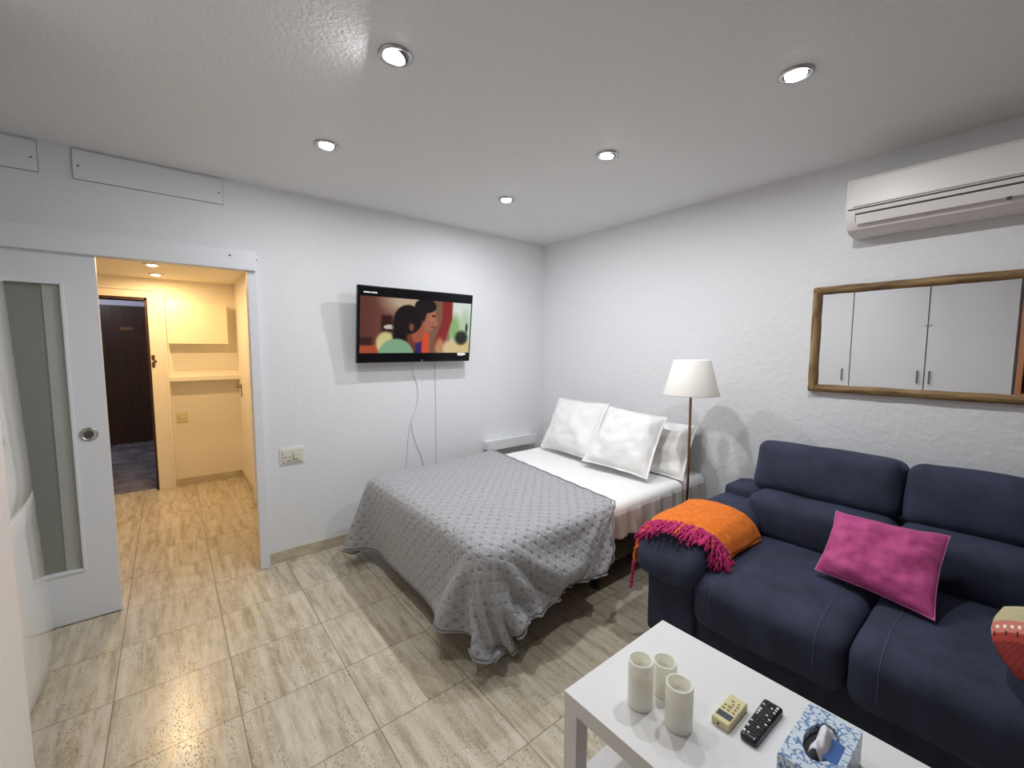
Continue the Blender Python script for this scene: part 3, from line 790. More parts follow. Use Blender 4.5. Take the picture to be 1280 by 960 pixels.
# quilt: draped by a short cloth simulation over the mattress -----------------
def make_quilt():
    # flat outline on the bed (head-left, head-right, foot-right, foot-left)
    HL, HR, FR, FL = V((-.80, .10, 0)), V((-1.085, -2.10, 0)), V((-2.365, -2.09, 0)), V((-2.375, .12, 0))
    NU, NV = 76, 52
    me = bpy.data.meshes.new('quilt'); vs = []; fs = []
    for j in range(NV+1):
        for i in range(NU+1):
            s, t = i/NU, j/NV
            p = (HL*(1-s)+HR*s)*(1-t)+(FL*(1-s)+FR*s)*t
            R = .20                                  # rounded foot corners
            a = (p.x+2.37)/R; b_, c_ = (p.y+2.09)/R, (.12-p.y)/R
            w1 = max(0, 1-a)*max(0, 1-b_); w2 = max(0, 1-a)*max(0, 1-c_)
            p = p+V((1, 1, 0))*(.062*w1)+V((1, -1, 0))*(.045*w2)
            vs.append((p.x, p.y, .592+.002*math.sin(i*1.3)*math.cos(j*1.1)))
    for j in range(NV):
        for i in range(NU):
            a = j*(NU+1)+i; fs.append((a, a+1, a+NU+2, a+NU+1))
    me.from_pydata(vs, [], fs)
    uvl = me.uv_layers.new(name='UVMap')
    for l in me.loops:
        x, y, _ = vs[l.vertex_index]; uvl.data[l.index].uv = (x, y)
    ob = bpy.data.objects.new('quilt', me); COL.objects.link(ob)
    vg = ob.vertex_groups.new(name='pin')
    vg.add([i for i in range(NU+1) if 12 < i < NU-13], 1.0, 'REPLACE')
    cl = ob.modifiers.new('cloth', 'CLOTH'); s = cl.settings
    s.quality = 7; s.mass = .35; s.air_damping = 2.0; s.vertex_group_mass = 'pin'
    s.tension_stiffness = s.compression_stiffness = 18; s.shear_stiffness = 7; s.bending_stiffness = 7
    s.tension_damping = s.compression_damping = 8; s.bending_damping = 1.2
    cl.collision_settings.distance_min = .010; cl.collision_settings.collision_quality = 3
    cl.collision_settings.use_self_collision = True; cl.collision_settings.self_distance_min = .012
    cl.point_cache.frame_start = 1; cl.point_cache.frame_end = 90
    tmp = []
    bm = bmesh.new(); add_soft(bm, BX0-.02, BX1, BY0-.018, BY1+.018, .20, .562, .05, (0, 0, 0), 16)
    c1 = link_mesh('tmp_c', bm, M['wall']); tmp.append(c1)
    bm = bmesh.new(); add_box(bm, -3.2, 0, -3, .5, -.3, .006); c2 = link_mesh('tmp_f', bm, M['wall'], smooth=False); tmp.append(c2)
    for c in tmp:
        c.modifiers.new('col', 'COLLISION'); c.collision.thickness_outer = .008; c.collision.cloth_friction = 25 if c is c1 else 18
        c.collision.damping = .4
    sc = bpy.context.scene; sc.frame_start = 1; sc.frame_end = 90
    for f in range(1, 86): sc.frame_set(f)
    dg = bpy.context.evaluated_depsgraph_get()
    new = bpy.data.meshes.new_from_object(ob.evaluated_get(dg), preserve_all_data_layers=True, depsgraph=dg)
    ob.modifiers.clear(); ob.vertex_groups.clear(); ob.data = new; bpy.data.meshes.remove(me); new.name = 'quilt'
    for c in tmp: bpy.data.objects.remove(c, do_unlink=True)
    sc.frame_set(1)
    new.materials.clear(); new.materials.append(M['quilt'])
    new.polygons.foreach_set('use_smooth', [True]*len(new.polygons))
    rim = [new.vertices[i].co.copy() for i in range(NU+1)] + [new.vertices[j*(NU+1)+NU].co.copy() for j in range(1, NV+1)] + \
          [new.vertices[NV*(NU+1)+i].co.copy() for i in range(NU-1, -1, -1)] + [new.vertices[j*(NU+1)].co.copy() for j in range(NV-1, 0, -1)]
    md = ob.modifiers.new('ease', 'SMOOTH'); md.factor = .5; md.iterations = 3
    md = ob.modifiers.new('thick', 'SOLIDIFY'); md.thickness = .010; md.offset = 0
    md = ob.modifiers.new('sub', 'SUBSURF'); md.levels = 1; md.render_levels = 1
    tag(ob, 'grey quilted bedspread draped over the foot of the bed', 'quilt')
    bm = bmesh.new(); ring_tube(bm, rim, .005, 6)
    e = link_mesh('quilt_binding', bm, M['quilt_edge'], ob)
    return ob
make_quilt()

# pillows ------------------------------------------------------------
def white_pillow(label, BL, BR, TR, TL, th, seed):
    t_ = thing('pillow', label, 'pillow', ((V(BL)+V(BR))/2)[:], 'white pillows leaning on the bed head wall')
    o, ring = quad_pillow('pillow_case', BL, BR, TR, TL, th, M['white_cotton'], t_, n=38, flange=.05, pinch=.05, wr=.011, seed=seed, sag=.5)
    bm = bmesh.new(); ring_tube(bm, ring, .0032); link_mesh('piping', bm, M['white_cotton'], t_)
white_pillow('flat white pillow at the back by the wall corner, mostly hidden', (-.28, -.40, .57), (-.27, -.98, .57), (-.05, -.96, .88), (-.05, -.40, .86), .10, 4)
white_pillow('white pillow behind the right front pillow, its end sticking out by the lamp', (-.30, -1.03, .565), (-.31, -1.70, .565), (-.05, -1.655, .90), (-.05, -1.03, .90), .14, 3)
white_pillow('white square front pillow on the left, nearest the room corner', (-.425, -.43, .585), (-.50, -1.055, .60), (-.17, -.965, .995), (-.17, -.40, .995), .17, 1)
white_pillow('white square front pillow on the right, overlapping the left one', (-.55, -1.02, .60), (-.535, -1.575, .59), (-.20, -1.505, .955), (-.21, -1.005, .985), .17, 2)

# ------------------------------------------------------------------ floor lamp
LXp, LYp = -.36, -1.757
lamp = thing('floor_lamp', 'brass floor lamp with white conical shade between bed and sofa', 'floor lamp', (LXp, LYp, 0))
bm = bmesh.new(); add_lathe(bm, [(0, 0), (.125, 0), (.125, .012), (.12, .016), (.02, .020), (.012, .03), (0, .03)], 40, Matrix.Translation((LXp, LYp, 0)))
link_mesh('base', bm, M['brass'], lamp)
bm = bmesh.new(); add_tube(bm, [(LXp, LYp, .02), (LXp, LYp, .6), (LXp, LYp, 1.22)], .0085, 14); link_mesh('pole', bm, M['brass'], lamp)
bm = bmesh.new()
prf = [(.176, 1.150), (.122, 1.372)]
add_lathe(bm, [(.167, 1.150), (.1675, 1.154), (.1085, 1.370), (.1075, 1.372), (.1055, 1.370), (.1645, 1.154), (.1655, 1.150)], 56, Matrix.Translation((LXp, LYp, 0)), closed=True)
link_mesh('lamp_shade', bm, M['lamp_shade'], lamp)
bm = bmesh.new(); add_tube(bm, [(LXp, LYp, 1.20), (LXp, LYp, 1.26)], .016, 14); link_mesh('socket', bm, M['white_plastic'], lamp)
bm = bmesh.new(); add_lathe(bm, [(0, 1.255), (.014, 1.26), (.028, 1.29), (.026, 1.32), (0, 1.335)], 20, Matrix.Translation((LXp, LYp, 0))); link_mesh('bulb', bm, M['tissue'], lamp)
bm = bmesh.new()
for a in (0, 2*PI/3, 4*PI/3): add_tube(bm, [(LXp, LYp, 1.245), (LXp+.152*math.cos(a), LYp+.152*math.sin(a), 1.205)], .0018, 6)
link_mesh('shade_carrier', bm, M['chrome'], lamp)

# ------------------------------------------------------------------ sofa
sofa = thing('sofa', 'navy blue fabric two seat sofa with plump headrests against the wall', 'sofa', (-.6, -2.78, 0))
SY0, SY1 = -1.955, -3.60; GAP = -2.782
def sbm(name, *a, mat=None, lab=None, **k):
    bm = bmesh.new(); add_soft(bm, *a, **k); o = link_mesh(name, bm, mat or M['navy'], sofa)
    if lab: o['label'] = lab
    return o
sbm('back_frame', -.30, -.045, SY1, SY0, .05, .615, .035, (0, 0, .004), n=12, nz=.003)
sbm('base_frame', -1.105, -.20, -3.37, -2.19, .04, .27, .02, n=10, nz=.002)
for (a, b_, s) in ((-2.225, -1.975, 1), (-3.58, -3.33, 2)):
    sbm('arm', -1.135, -.25, a, b_, .04, .44, .03, (.006, .004, 0), n=12, nz=.003)
    def armfn(p):
        # the pad rolls down over the arm front
        k = max(0, (-p.x-.93)/.30)
        return V((p.x, p.y, p.z-.085*k*k))
    sbm('arm_pad', -1.215, -.30, a-.03, b_+.025, .425, .575, .06, (.01, .006, .014), n=18, nz=.006, seed=s, fn=armfn)
def seatfn(p):
    k = max(0, (-p.x-1.0)/.2)
    return V((p.x, p.y, p.z-.03*k*k))
seats = []
for a, b_, s in ((GAP+.003, -2.225, 1), (-3.34, GAP-.003, 2)):
    lo_, hi_ = min(a, b_), max(a, b_)
    sc = sbm('seat_cushion', -1.175, -.36, lo_, hi_, .235, .450, .05, (.010, .003, .016), n=22, nz=.006, seed=s, fn=seatfn); seats.append(sc)
    sbm('back_cushion', -.53, -.26, lo_+.002, hi_+(.045 if s == 1 else -.002), .42, .672, .06, (.022, .003, .0), n=20, nz=.009, seed=s+4)
    tm = Matrix.Translation((-.26, 0, .75)) @ Matrix.Rotation(math.radians(12), 4, 'Y') @ Matrix.Translation((.26, 0, -.75))
    sbm('headrest', -.375, -.135, lo_+(.004 if s == 1 else 0), hi_+(.075 if s == 1 else -.004), .63, .915, .055, (.030, .004, .006), n=20, nz=.009, seed=s+8, mtx=tm)
# stitched seam lines, laid on the seat surface
from mathutils.bvhtree import BVHTree
def seam(cushion, y, x0, x1):
    me = cushion.data; W = world_of(cushion)
    bvh = BVHTree.FromPolygons([W @ v.co for v in me.vertices], [tuple(p.vertices) for p in me.polygons])
    pts = []
    for k in range(12):
        x = x0+(-1.06-x0)*k/12; yy = y+.004*math.sin(k*.7)
        h = bvh.ray_cast(V((x, yy, 1)), V((0, 0, -1)))
        if h[0]: pts.append(h[0]+V((0, 0, .0008)))
    for k in range(26):                      # round the front edge
        a = PI/2+(PI/2+.35)*k/25; d_ = V((math.cos(a), 0, math.sin(a)))
        h = bvh.ray_cast(V((-1.06, y, .33))+d_*1.2, -d_)
        if h[0]: pts.append(h[0]+d_*.0008)
    bm = bmesh.new(); add_tube(bm, pts, .0014, 5)
    link_mesh('seam_stitching', bm, M['navy_thread'], cushion)
for sc_ in seats:
    ys = [(sc_.matrix_basis @ v.co).y+sofa.location.y for v in sc_.data.vertices]
    mid = (min(ys)+max(ys))/2
    for q in (mid-.19, mid+.19): seam(sc_, q, -.62, -1.178)

# throw blanket over the arm ----------------------------------------------
def arm_profile(t, off=.0):
    """t 0..1 runs from low on the outer side, over the pad, to the inner side; returns y, z"""
    pts = [(-1.928, .40), (-1.930, .47), (-1.938, .53), (-1.965, .578), (-2.02, .594), (-2.10, .598), (-2.17, .592), (-2.225, .572), (-2.262, .535), (-2.280, .49), (-2.290, .462)]
    s = t*(len(pts)-1); i = min(int(s), len(pts)-2); f = s-i
    return (pts[i][0]+(pts[i+1][0]-pts[i][0])*f, pts[i][1]+(pts[i+1][1]-pts[i][1])*f)
def drop(x):
    k = max(0, (-x-.93)/.30); return .085*k*k
throw = thing('throw_blanket', 'orange woollen throw with magenta fringe folded over the sofa arm', 'blanket', (-.95, -2.1, .6))
def throw_layer(x_back, x_front, t0, t1, lift, seed):
    bm = bmesh.new(); rows = []; NI, NJ = 30, 44
    for i in range(NI+1):
        s = i/NI; row = []
        for j in range(NJ+1):
            tt = t0(s)+(t1(s)-t0(s))*j/NJ
            y, z = arm_profile(tt)
            xb, xf = x_back(tt), x_front(tt); x = xb+(xf-xb)*s
            w = .007*noise.noise(V((x*8+seed, y*8, z*6)))+.003*noise.noise(V((x*30, y*30+seed, z*20)))
            cy, cz = -2.10, .48
            n_ = V((0, y-cy, (z-cz)*1.3)).normalized()
            p = V((x, y, z-drop(x)))+n_*(lift+w)
            row.append(bm.verts.new(p))
        rows.append(row)
    for a, b in zip(rows[:-1], rows[1:]):
        for j in range(NJ): bm.faces.new((a[j], a[j+1], b[j+1], b[j]))
    return bm
for nm, lf, sh, tb in (('blanket_underlayer', .002, .02, 0.0), ('blanket_cloth', .014, 0, 0.03)):
    bm = throw_layer(lambda t: -.70+.09*t*t-sh*.3, lambda t: -1.165+.175*t+sh, lambda s: tb+.02*s+.06*(1-s), lambda s: 1.0-tb*2.6-.02*s, lf, 3*lf*100)
    o = link_mesh(nm, bm, M['orange_wool'], throw)
    md = o.modifiers.new('thick', 'SOLIDIFY'); md.thickness = .009; md.offset = 1
    md = o.modifiers.new('sub', 'SUBSURF'); md.levels = 1; md.render_levels = 1
def fringe(count, mat_, seed, t_lo=.0, t_hi=1.0, L=(.075, .125)):
    rnd = random.Random(seed); bm = bmesh.new()
    for k in range(count):
        tt = t_lo+(t_hi-t_lo)*(k+rnd.random()*.8)/count
        y, z = arm_profile(min(1, max(0, tt))); x = -1.165+.175*tt+.012
        n_ = V((0, y+2.10, (z-.48)*1.3)).normalized()
        p = V((x, y, z-drop(x)))+n_*(.020+.006*rnd.random())
        d = V((-1, rnd.uniform(-.12, .12), 0)); Ln = rnd.uniform(*L); pts = [p+V((.02, 0, .002))]
        st = Ln/9; hang = 0
        for q in range(10):
            pts.append(p.copy())
            # run forward over the pad, then fall along its front
            hang += .10 if p.x > -1.19 else .6
            side = abs(n_.y)
            g = min(4.5, hang*(.25+1.6*side)+(5 if p.y > -1.94 else 0))
            d = (V((-1*(1-side*.75), d.y*.6+rnd.uniform(-.10, .10), 0))+V((0, 0, -g*.55))).normalized()
            p = p+d*st
            # keep outside the pad
            if p.x > -1.20:
                zmin = None
                if -2.24 < p.y < -1.95: p.z = max(p.z, .59-drop(p.x)+.008)
            if p.x > -1.225 and p.z > .33: p.x = min(p.x, p.x)
        ph = rnd.random()*6
        pts = [v+V((.002*math.sin(i*1.9+ph), .003*math.cos(i*2.1+ph), 0)) for i, v in enumerate(pts)]
        add_tube(bm, pts, .0034, 5, rfun=lambda s: .0042+.0008*math.sin(s*20))
    return bm
e = link_mesh('fringe', fringe(150, None, 11, L=(.085, .13)), M['magenta_yarn'], throw); e['kind'] = 'stuff'; e['label'] = 'magenta twisted yarn fringe'
e = link_mesh('orange_tassel', fringe(9, None, 5, .05, .98, (.07, .11)), M['orange_wool'], throw); e['kind'] = 'stuff'; e['label'] = 'stray orange yarn strands'
bm = bmesh.new(); rows = []
for i in range(9):
    s = i/8; row = []
    for j in range(9):
        t = j/8
        row.append(bm.verts.new((-1.175+.10*t, -1.932-.004*math.sin(i), .455-.075*s+.015*t+.004*noise.noise(V((i*.5, j*.5, 0))))))
    rows.append(row)
for a, b in zip(rows[:-1], rows[1:]):
    for j in range(8): bm.faces.new((a[j], a[j+1], b[j+1], b[j]))
o = link_mesh('blanket_flap', bm, M['orange_wool'], throw); md = o.modifiers.new('t', 'SOLIDIFY'); md.thickness = .008

# cushions -------------------------------------------------------------
t_ = thing('cushion', 'magenta velvet cushion leaning in the middle of the sofa', 'cushion', (-.8, -2.78, .47))
o, ring = quad_pillow('cushion_cover', (-.805, -2.585, .492), (-.865, -2.962, .482), (-.60, -2.962, .715), (-.60, -2.600, .705), .13, M['magenta_velvet'], t_, n=38, pinch=.06, wr=.009, seed=6, ex=2.4)
bm = bmesh.new(); ring_tube(bm, ring, .0028); link_mesh('piping', bm, M['pink_piping'], t_)

def ethnic():
    t = NT('striped_cushion'); tc = t.n('ShaderNodeTexCoord'); sp = t.n('ShaderNodeSeparateXYZ'); t.l(tc.outputs['UV'], sp.inputs[0])
    u, v = sp.outputs[0], sp.outputs[1]
    wob = t.math('MULTIPLY', t.math('SINE', t.math('MULTIPLY', u, 9)), .02)
    vv = t.math('ADD', v, wob)
    base = t.ramp(vv, [(0.0, srgb(120, 30, 26)), (0.40, srgb(158, 52, 42)), (0.50, srgb(198, 120, 104)), (0.66, srgb(186, 176, 136)), (0.90, srgb(196, 186, 150)), (0.97, srgb(196, 112, 100))])
    for e_ in t.t.nodes:
        if e_.type == 'VALTORGB': e_.color_ramp.interpolation = 'CONSTANT'
    rays = t.math('SINE', t.math('MULTIPLY', t.math('DIVIDE', t.math('SUBTRACT', u, .5), t.math('ADD', t.math('SUBTRACT', .95, v), .2)), 120))
    inred = t.math('LESS_THAN', vv, .42)
    base = t.mix(t.math('MULTIPLY', t.math('MULTIPLY', t.math('GREATER_THAN', rays, .3), inred), .5), base, srgb(84, 20, 20))
    dash = t.math('MULTIPLY', t.math('GREATER_THAN', t.math('SINE', t.math('MULTIPLY', u, 170)), .2), t.math('LESS_THAN', t.math('ABSOLUTE', t.math('SUBTRACT', vv, .58)), .022))
    base = t.mix(dash, base, srgb(238, 226, 206))
    dash = t.math('MULTIPLY', t.math('GREATER_THAN', t.math('SINE', t.math('MULTIPLY', u, 110)), .85), t.math('LESS_THAN', t.math('ABSOLUTE', t.math('SUBTRACT', vv, .49)), .03))
    base = t.mix(dash, base, srgb(60, 28, 24))
    t.l(base, t.b.inputs['Base Color']); t.set(Roughness=.9)
    t.bump(t.noise(t.coord(), 200, 3), .4, .003)
    return t.m
M['ethnic'] = ethnic()
cush = thing('cushion', 'patterned red and beige cushion at the right edge of the sofa', 'cushion', (-.8, -3.33, .47))
BLc, BRc, TRc, TLc = V((-1.15, -3.13, .515)), V((-1.12, -3.50, .515)), V((-.86, -3.45, .69)), V((-.90, -3.085, .635))
o, ring = quad_pillow('cushion_cover', BLc, BRc, TRc, TLc, 0.11, M['ethnic'], cush, n=30, rnd=.55, pinch=-.05, wr=.004, seed=8, ex=2.2)
me = o.data; uvl = me.uv_layers.new(name='UVMap')
for l in me.loops:
    co = me.vertices[l.vertex_index].co+V(cush.location)
    uu = (co-BLc).dot((BRc-BLc))/(BRc-BLc).length_squared; vv = (co-BLc).dot((TLc-BLc))/(TLc-BLc).length_squared
    uvl.data[l.index].uv = (uu, vv)

# ------------------------------------------------------------------ coffee table
TX0, TX1, TY1, TY0, TZ = -2.070, -1.545, -2.313, -3.215, .43
table = thing('coffee_table', 'white rectangular coffee table with lower shelf in front of the sofa', 'coffee table', (-1.81, -2.76, 0))
M['table_white'] = plain('table_white', srgb(224, 224, 223), 0.3)
box('table_top', M['table_white'], TX0, TX1, TY0, TY1, TZ-.05, TZ, .0015, table)
for x in (TX0, TX1-.05):
    for y in (TY0, TY1-.05):
        box('leg', M['table_white'], x+.0005, x+.0495, y+.0005, y+.0495, 0, TZ-.05, .0015, table)
box('shelf', M['table_white'], TX0+.012, TX1-.012, TY0+.012, TY1-.012, .13, .145, .001, table)

# candles
def candle(x, y, r, h, label, seed):
    t_ = thing('candle', label, 'candle', (x, y, TZ), 'ivory flameless wax candles on the coffee table')
    bm = bmesh.new(); n = 40; rings = []
    def ring(rad, z, wav):
        return [bm.verts.new((x+rad*math.cos(2*PI*k/n), y+rad*math.sin(2*PI*k/n), TZ+z+wav*(math.sin(2*PI*k/n*2+seed)+.5*math.sin(2*PI*k/n*5+seed)))) for k in range(n)]
    for rad, z, w in ((r*.96, .0005, 0), (r, .004, 0), (r, h*.5, 0), (r, h-.003, .0008), (r-.0015, h, .0009), (r-.004, h-.001, .0009), (r-.0055, h-.014, .0005), (r-.006, h-.036, 0)):
        rings.append(ring(rad, z, w))
    for a, b in zip(rings[:-1], rings[1:]):
        for k in range(n): bm.faces.new((a[k], a[(k+1) % n], b[(k+1) % n], b[k]))
    bm.faces.new(rings[0][::-1]); bm.faces.new(rings[-1])
    link_mesh('wax_body', bm, M['wax'], t_)
    bm = bmesh.new(); add_lathe(bm, [(.003, 0), (.004, .004), (.003, .008), (0, .011)], 12, Matrix.Translation((x, y, TZ+h-.036)))
    link_mesh('flame_tip', bm, M['cream_plastic'], t_)
candle(-1.936, -2.482, .0345, .135, 'tall ivory candle at the left of the three candles', 0)
candle(-1.845, -2.502, .034, .100, 'shorter ivory candle at the back of the three candles', 2)
candle(-1.915, -2.588, .035, .122, 'ivory candle in front, nearest the remotes', 4)

# remotes
def oriented(cx, cy, ang, z):
    return Matrix.Translation((cx, cy, z)) @ Matrix.Rotation(ang, 4, 'Z')
ra = thing('air_conditioner_remote', 'small beige air conditioner remote with grey display on the table', 'remote control', (-1.779, -2.662, TZ))
mt = oriented(-1.779, -2.662, 0.0, TZ)
bm = bmesh.new(); b = bmesh.new(); add_box(b, -.058, .058, -.024, .024, 0, .022, .006, 3); merge(bm, b, mtx=mt); link_mesh('remote_body', bm, M['beige_plastic'], ra, smooth=False)
M['lcd'] = plain('lcd_dark', srgb(66, 76, 84), 0.2)
bm = bmesh.new(); b = bmesh.new(); add_box(b, -.042, -.020, -.019, .019, .0215, .0226, .0004); merge(bm, b, mtx=mt); link_mesh('display', bm, M['lcd'], ra, smooth=False)
M['btn_beige'] = plain('button_tan', srgb(150, 128, 88), 0.6); M['btn_white'] = plain('button_print', srgb(225, 225, 225), 0.5); M['btn_dark'] = plain('button_dark', srgb(44, 44, 48), 0.5)
for i, (x, y, w, h) in enumerate([(-.008, -.013, .006, .008), (-.008, 0, .006, .008), (-.008, .013, .006, .008), (.006, -.012, .008, .005), (.006, .002, .008, .010), (.006, .014, .006, .005), (.020, -.012, .006, .006), (.020, 0, .006, .006), (.032, -.010, .005, .006), (.032, .006, .005, .008)]):
    bm = bmesh.new(); b = bmesh.new(); add_box(b, x-w/2, x+w/2, y-h/2, y+h/2, .0215, .0236, .0007); merge(bm, b, mtx=mt)
    link_mesh('button', bm, M['btn_beige'], ra, smooth=False)
bm = bmesh.new(); b = bmesh.new(); add_lathe(b, [(0, .0012), (.003, .001), (.0035, 0)], 10, Matrix.Translation((-.058, .004, .011)) @ Matrix.Rotation(-PI/2, 4, 'Y')); merge(bm, b, mtx=mt); link_mesh('sensor', bm, M['black_plastic'], ra)

rt = thing('television_remote', 'long black television remote with small white keys on the table', 'remote control', (-1.742, -2.729, TZ))
mt = oriented(-1.742, -2.729, 0.0, TZ)
bm = bmesh.new(); b = bmesh.new(); add_soft(b, -.086, .086, -.023, .023, 0, .019, .008, (0, 0, .001), 12)
for v in b.verts: v.co.y *= 1+.10*(v.co.x/.086)
merge(bm, b, mtx=mt); link_mesh('remote_body', bm, M['black_plastic'], rt)
rnd = random.Random(3)
for r_ in range(13):
    x = -.070+r_*.0115
    for c_ in range(4):
        y = -.015+c_*.010
        big = rnd.random() < .10
        w, h = (.008, .006) if big else (.0045, .0055)
        bm = bmesh.new(); b = bmesh.new(); add_box(b, x-w/2, x+w/2, y-h/2, y+h/2, .0175, .0212, .0006); merge(bm, b, mtx=mt)
        link_mesh('key', bm, M['btn_white'] if (big or rnd.random() < .22) else M['btn_dark'], rt, smooth=False)

# tissue box -------------------------------------------------------------
def tissue_mat():
    t = NT('blue_leaf_carton'); co = t.coord()
    wv = t.n('ShaderNodeTexVoronoi'); wv.feature = 'DISTANCE_TO_EDGE'; wv.inputs['Scale'].default_value = 62; t.l(co, wv.inputs['Vector'])
    n1 = t.noise(co, 90, 3, .6)
    m = t.math('MULTIPLY', t.math('LESS_THAN', wv.outputs['Distance'], .10), t.math('GREATER_THAN', n1, .47))
    c = t.mix(m, srgb(204, 216, 228), srgb(92, 128, 172))
    t.l(c, t.b.inputs['Base Color']); t.set(Roughness=.35); return t.m
M['carton'] = tissue_mat()
tb = thing('tissue_box', 'blue and white patterned tissue box with a white tissue pulled up', 'tissue box', (-1.79, -2.855, TZ))
X0, X1, Y0, Y1, H = -1.905, -1.685, -2.913, -2.803, .085
bm = bmesh.new()
cx, cy, rx, ry = -1.778, (Y0+Y1)/2-.012, .068, .032
n = 40
def rectp(a):
    dx, dy = math.cos(a), math.sin(a); hx, hy = (X1-X0)/2, (Y1-Y0)/2
    s = min(hx/abs(dx) if abs(dx) > 1e-9 else 1e9, hy/abs(dy) if abs(dy) > 1e-9 else 1e9); return cx+dx*s, cy+dy*s
angs = sorted([2*PI*k/n for k in range(n)]+[math.atan2(s2*(Y1-Y0), s1*(X1-X0)) % (2*PI) for s1 in (1, -1) for s2 in (1, -1)])
outer = [bm.verts.new((*rectp(a), TZ+H)) for a in angs]; outb = [bm.verts.new((*rectp(a), TZ+.001)) for a in angs]
inner = [bm.verts.new((cx+rx*math.cos(a), cy+ry*math.sin(a), TZ+H)) for a in angs]; inb = [bm.verts.new((cx+rx*math.cos(a), cy+ry*math.sin(a), TZ+H-.02)) for a in angs]
m_ = len(angs)
for k in range(m_):
    k2 = (k+1) % m_
    bm.faces.new((outer[k], outer[k2], inner[k2], inner[k])); bm.faces.new((outb[k], outb[k2], outer[k2], outer[k])); bm.faces.new((inner[k], inner[k2], inb[k2], inb[k]))
bm.faces.new(outb[::-1]); f = bm.faces.new(inb); f.material_index = 1
link_mesh('carton', bm, [M['carton'], M['grey_gap']], tb, smooth=False)
bm = bmesh.new(); 
q_ = [(-1.747, -2.885), (-1.752, -2.911), (-1.822, -2.911), (-1.822, -2.884), (-1.78, -2.879)]
q_ = [bm.verts.new((x, y, TZ+H+.0006)) for x, y in q_]; bm.faces.new(q_)
e = link_mesh('printed_badge', bm, M['tissue_blue'], tb, smooth=False); e['label'] = 'solid blue printed patch'
text_mesh('badge_mark', "r'", .03, M['black_matte'], Matrix.Translation((X0+.043, Y0+.026, TZ+H+.0008)) @ Matrix.Rotation(-PI/2, 4, 'Z'), tb, .0002) if False else None
bm = bmesh.new(); rows = []
for i in range(19):
    s = i/18; row = []
    for j in range(15):
        t = j/14
        x = cx-.046+.105*s-.014*t; y = cy+.014-.034*t
        z = TZ+H-.008+.034*math.sin(PI*min(1, t*1.02))*(.55+.45*math.sin(PI*s))+.006*math.sin(s*9+t*4)+.004*noise.noise(V((s*5, t*5, 1)))
        row.append(bm.verts.new((x, y, z)))
    rows.append(row)
for a, b in zip(rows[:-1], rows[1:]):
    for j in range(14): bm.faces.new((a[j], a[j+1], b[j+1], b[j]))
o = link_mesh('tissue', bm, M['tissue'], tb); md = o.modifiers.new('t', 'SOLIDIFY'); md.thickness = .0012; o['label'] = 'white tissue sticking out of the slot'

# ------------------------------------------------------------------ air conditioner
ac = thing('air_conditioner', 'white wall mounted air conditioner high above the mirror', 'air conditioner', (0, -2.86, 2.15))
AY1, AY0 = -2.462, -3.28
def extrude_profile(bm, pts, y0, y1):
    A = [bm.verts.new((x, y1, z)) for x, z in pts]; B = [bm.verts.new((x, y0, z)) for x, z in pts]
    n = len(pts)
    for k in range(n): bm.faces.new((A[k], A[(k+1) % n], B[(k+1) % n], B[k]))
    bm.faces.new(A[::-1]); bm.faces.new(B)
bm = bmesh.new()
pts = [(-.002, 2.305), (-.165, 2.302), (-.187, 2.296), (-.196, 2.28), (-.200, 2.16)]+[(-.200, 2.152), (-.197, 2.12), (-.184, 2.08), (-.160, 2.05), (-.11, 2.032), (-.03, 2.028), (-.002, 2.032)]
extrude_profile(bm, pts, AY0, AY1)
bmesh.ops.bevel(bm, geom=[e for e in bm.edges if abs(e.verts[0].co.y-e.verts[1].co.y) < 1e-6], offset=.005, segments=2, affect='EDGES')
smooth_by_angle(link_mesh('casing', bm, M['white_plastic'], ac), 30)
bm = bmesh.new()
extrude_profile(bm, [(-.199, 2.292), (-.2065, 2.278), (-.2095, 2.158), (-.2075, 2.154), (-.199, 2.154)], AY0+.012, AY1-.03)
link_mesh('front_panel', bm, M['white_plastic'], ac, smooth=False)
bm = bmesh.new(); add_box(bm, -.2035, -.196, AY0+.006, AY1-.01, 2.142, 2.147); link_mesh('panel_groove', bm, M['grey_gap'], ac, smooth=False)
bm = bmesh.new(); extrude_profile(bm, [(-.203, 2.122), (-.190, 2.082), (-.180, 2.082), (-.190, 2.122)], AY0+.03, AY1-.04)
link_mesh('outlet_slot', bm, M['grey_gap'], ac, smooth=False)
bm = bmesh.new(); extrude_profile(bm, [(-.2085, 2.112), (-.2115, 2.109), (-.197, 2.070), (-.193, 2.071)], AY0+.035, AY1-.045)
link_mesh('louvre', bm, M['white_plastic'], ac, smooth=False)
bm = bmesh.new(); add_box(bm, -.206, -.190, -3.02, -3.005, 2.060, 2.070, .001); link_mesh('louvre_clip', bm, M['grey_gap'], ac, smooth=False)

# ------------------------------------------------------------------ mirror
MY1, MY0, MZ0, MZ1 = -2.292, -3.50, 1.197, 1.792
mir = thing('wall_mirror', 'long mirror in a rustic round wood frame above the sofa', 'mirror', (0, -2.9, 1.2))
def log(name, a, b, r, mat, seed):
    a, b = V(a), V(b); n = 44; pts = [a+(b-a)*k/n for k in range(n+1)]
    bm = bmesh.new(); add_tube(bm, pts, r, 14)
    for v in bm.verts:
        q = V(v.co); k = noise.noise(q*9+V((seed, 0, 0)))*.0035+noise.noise(q*30)*.0012
        c_ = a+(b-a)*((q-a).dot(b-a)/(b-a).length_squared); d_ = (q-c_)
        if d_.length > 1e-6: v.co = q+d_.normalized()*k
        if v.co.x > -.001: v.co.x = -.001
    return link_mesh(name, bm, mat, mir)
R_ = .0215; fx = -.021
log('frame_rail', (fx, MY1-.004, MZ1-.021), (fx, MY0, MZ1-.021), R_, M['frame_wood_y'], 1)
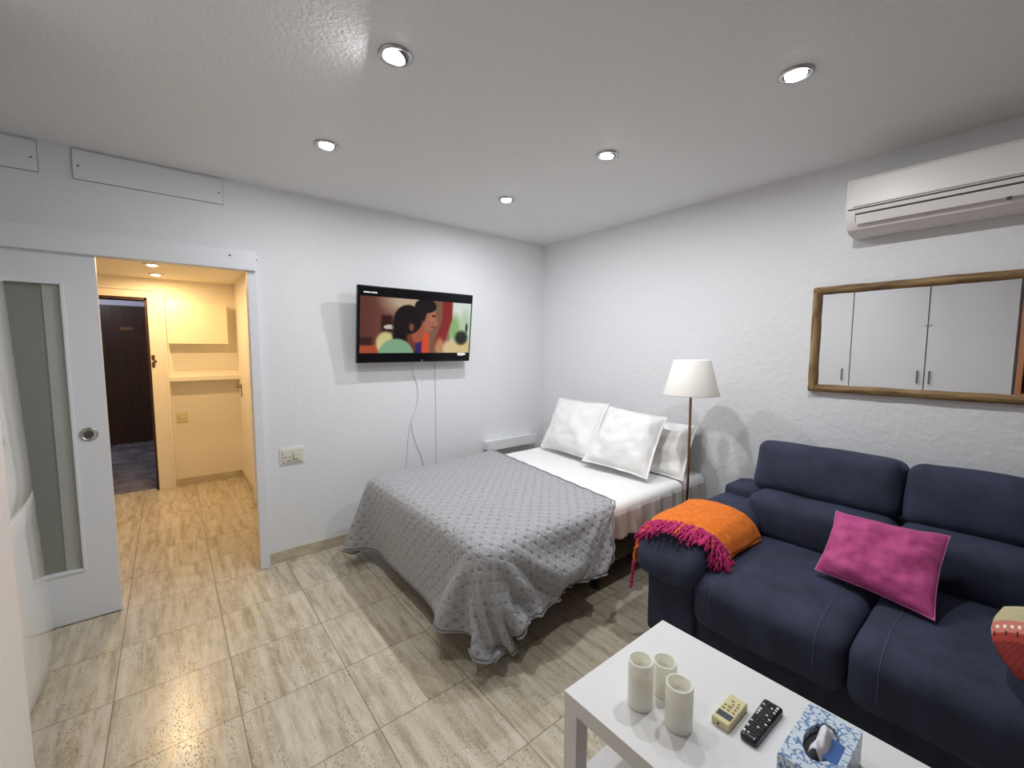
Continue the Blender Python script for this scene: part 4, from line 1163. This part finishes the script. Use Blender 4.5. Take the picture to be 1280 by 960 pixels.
log('frame_rail', (fx, MY1-.004, MZ0+.021), (fx, MY0, MZ0+.021), R_, M['frame_wood_y'], 2)
log('frame_stile', (fx, MY1-.021, MZ0+.004), (fx, MY1-.021, MZ1-.004), R_, M['frame_wood_z'], 3)
log('frame_stile', (fx, MY0+.021, MZ0+.004), (fx, MY0+.021, MZ1-.004), R_, M['frame_wood_z'], 4)
M['mirror'] = plain('mirror_silver', (.86, .88, .90, 1), 0.0, 1.0)
box('mirror_glass', M['mirror'], -.014, -.009, MY0+.03, MY1-.03, MZ0+.03, MZ1-.03, 0, mir)
box('backing', M['dark_wood'], -.009, -.001, MY0+.02, MY1-.02, MZ0+.02, MZ1-.02, 0, mir)

# ------------------------------------------------------------------ camera and render look
f, yaw, pitch, roll, cx_, cy_, cz_ = 531.556, 0.67932806, 0.08352381, 0.0019190, -2.935524, -3.134847, 1.441916
fw = V((math.sin(yaw)*math.cos(pitch), math.cos(yaw)*math.cos(pitch), -math.sin(pitch)))
r0 = V((math.cos(yaw), -math.sin(yaw), 0)); u0 = r0.cross(fw)
r1 = r0*math.cos(roll)+u0*math.sin(roll); u1 = -r0*math.sin(roll)+u0*math.cos(roll)
cam = bpy.data.cameras.new('camera'); cam.sensor_width = 36; cam.lens = f/1280*36; cam.clip_start = .01
co = bpy.data.objects.new('camera', cam); COL.objects.link(co)
co.matrix_world = Matrix(((r1.x, u1.x, -fw.x, cx_), (r1.y, u1.y, -fw.y, cy_), (r1.z, u1.z, -fw.z, cz_), (0, 0, 0, 1)))
scene.camera = co
w = bpy.data.worlds.new('world'); scene.world = w; w.use_nodes = True
w.node_tree.nodes['Background'].inputs[0].default_value = (.02, .02, .022, 1)
w.node_tree.nodes['Background'].inputs[1].default_value = 1
vs = scene.view_settings; vs.view_transform = 'Standard'; vs.look = 'None'; vs.gamma = 1; vs.use_curve_mapping = False; vs.exposure = 0.14
scene.cycles.max_bounces = 10; scene.cycles.diffuse_bounces = 7; scene.cycles.glossy_bounces = 5; scene.cycles.transmission_bounces = 6
scene.cycles.use_denoising = True; scene.cycles.sample_clamp_indirect = 6
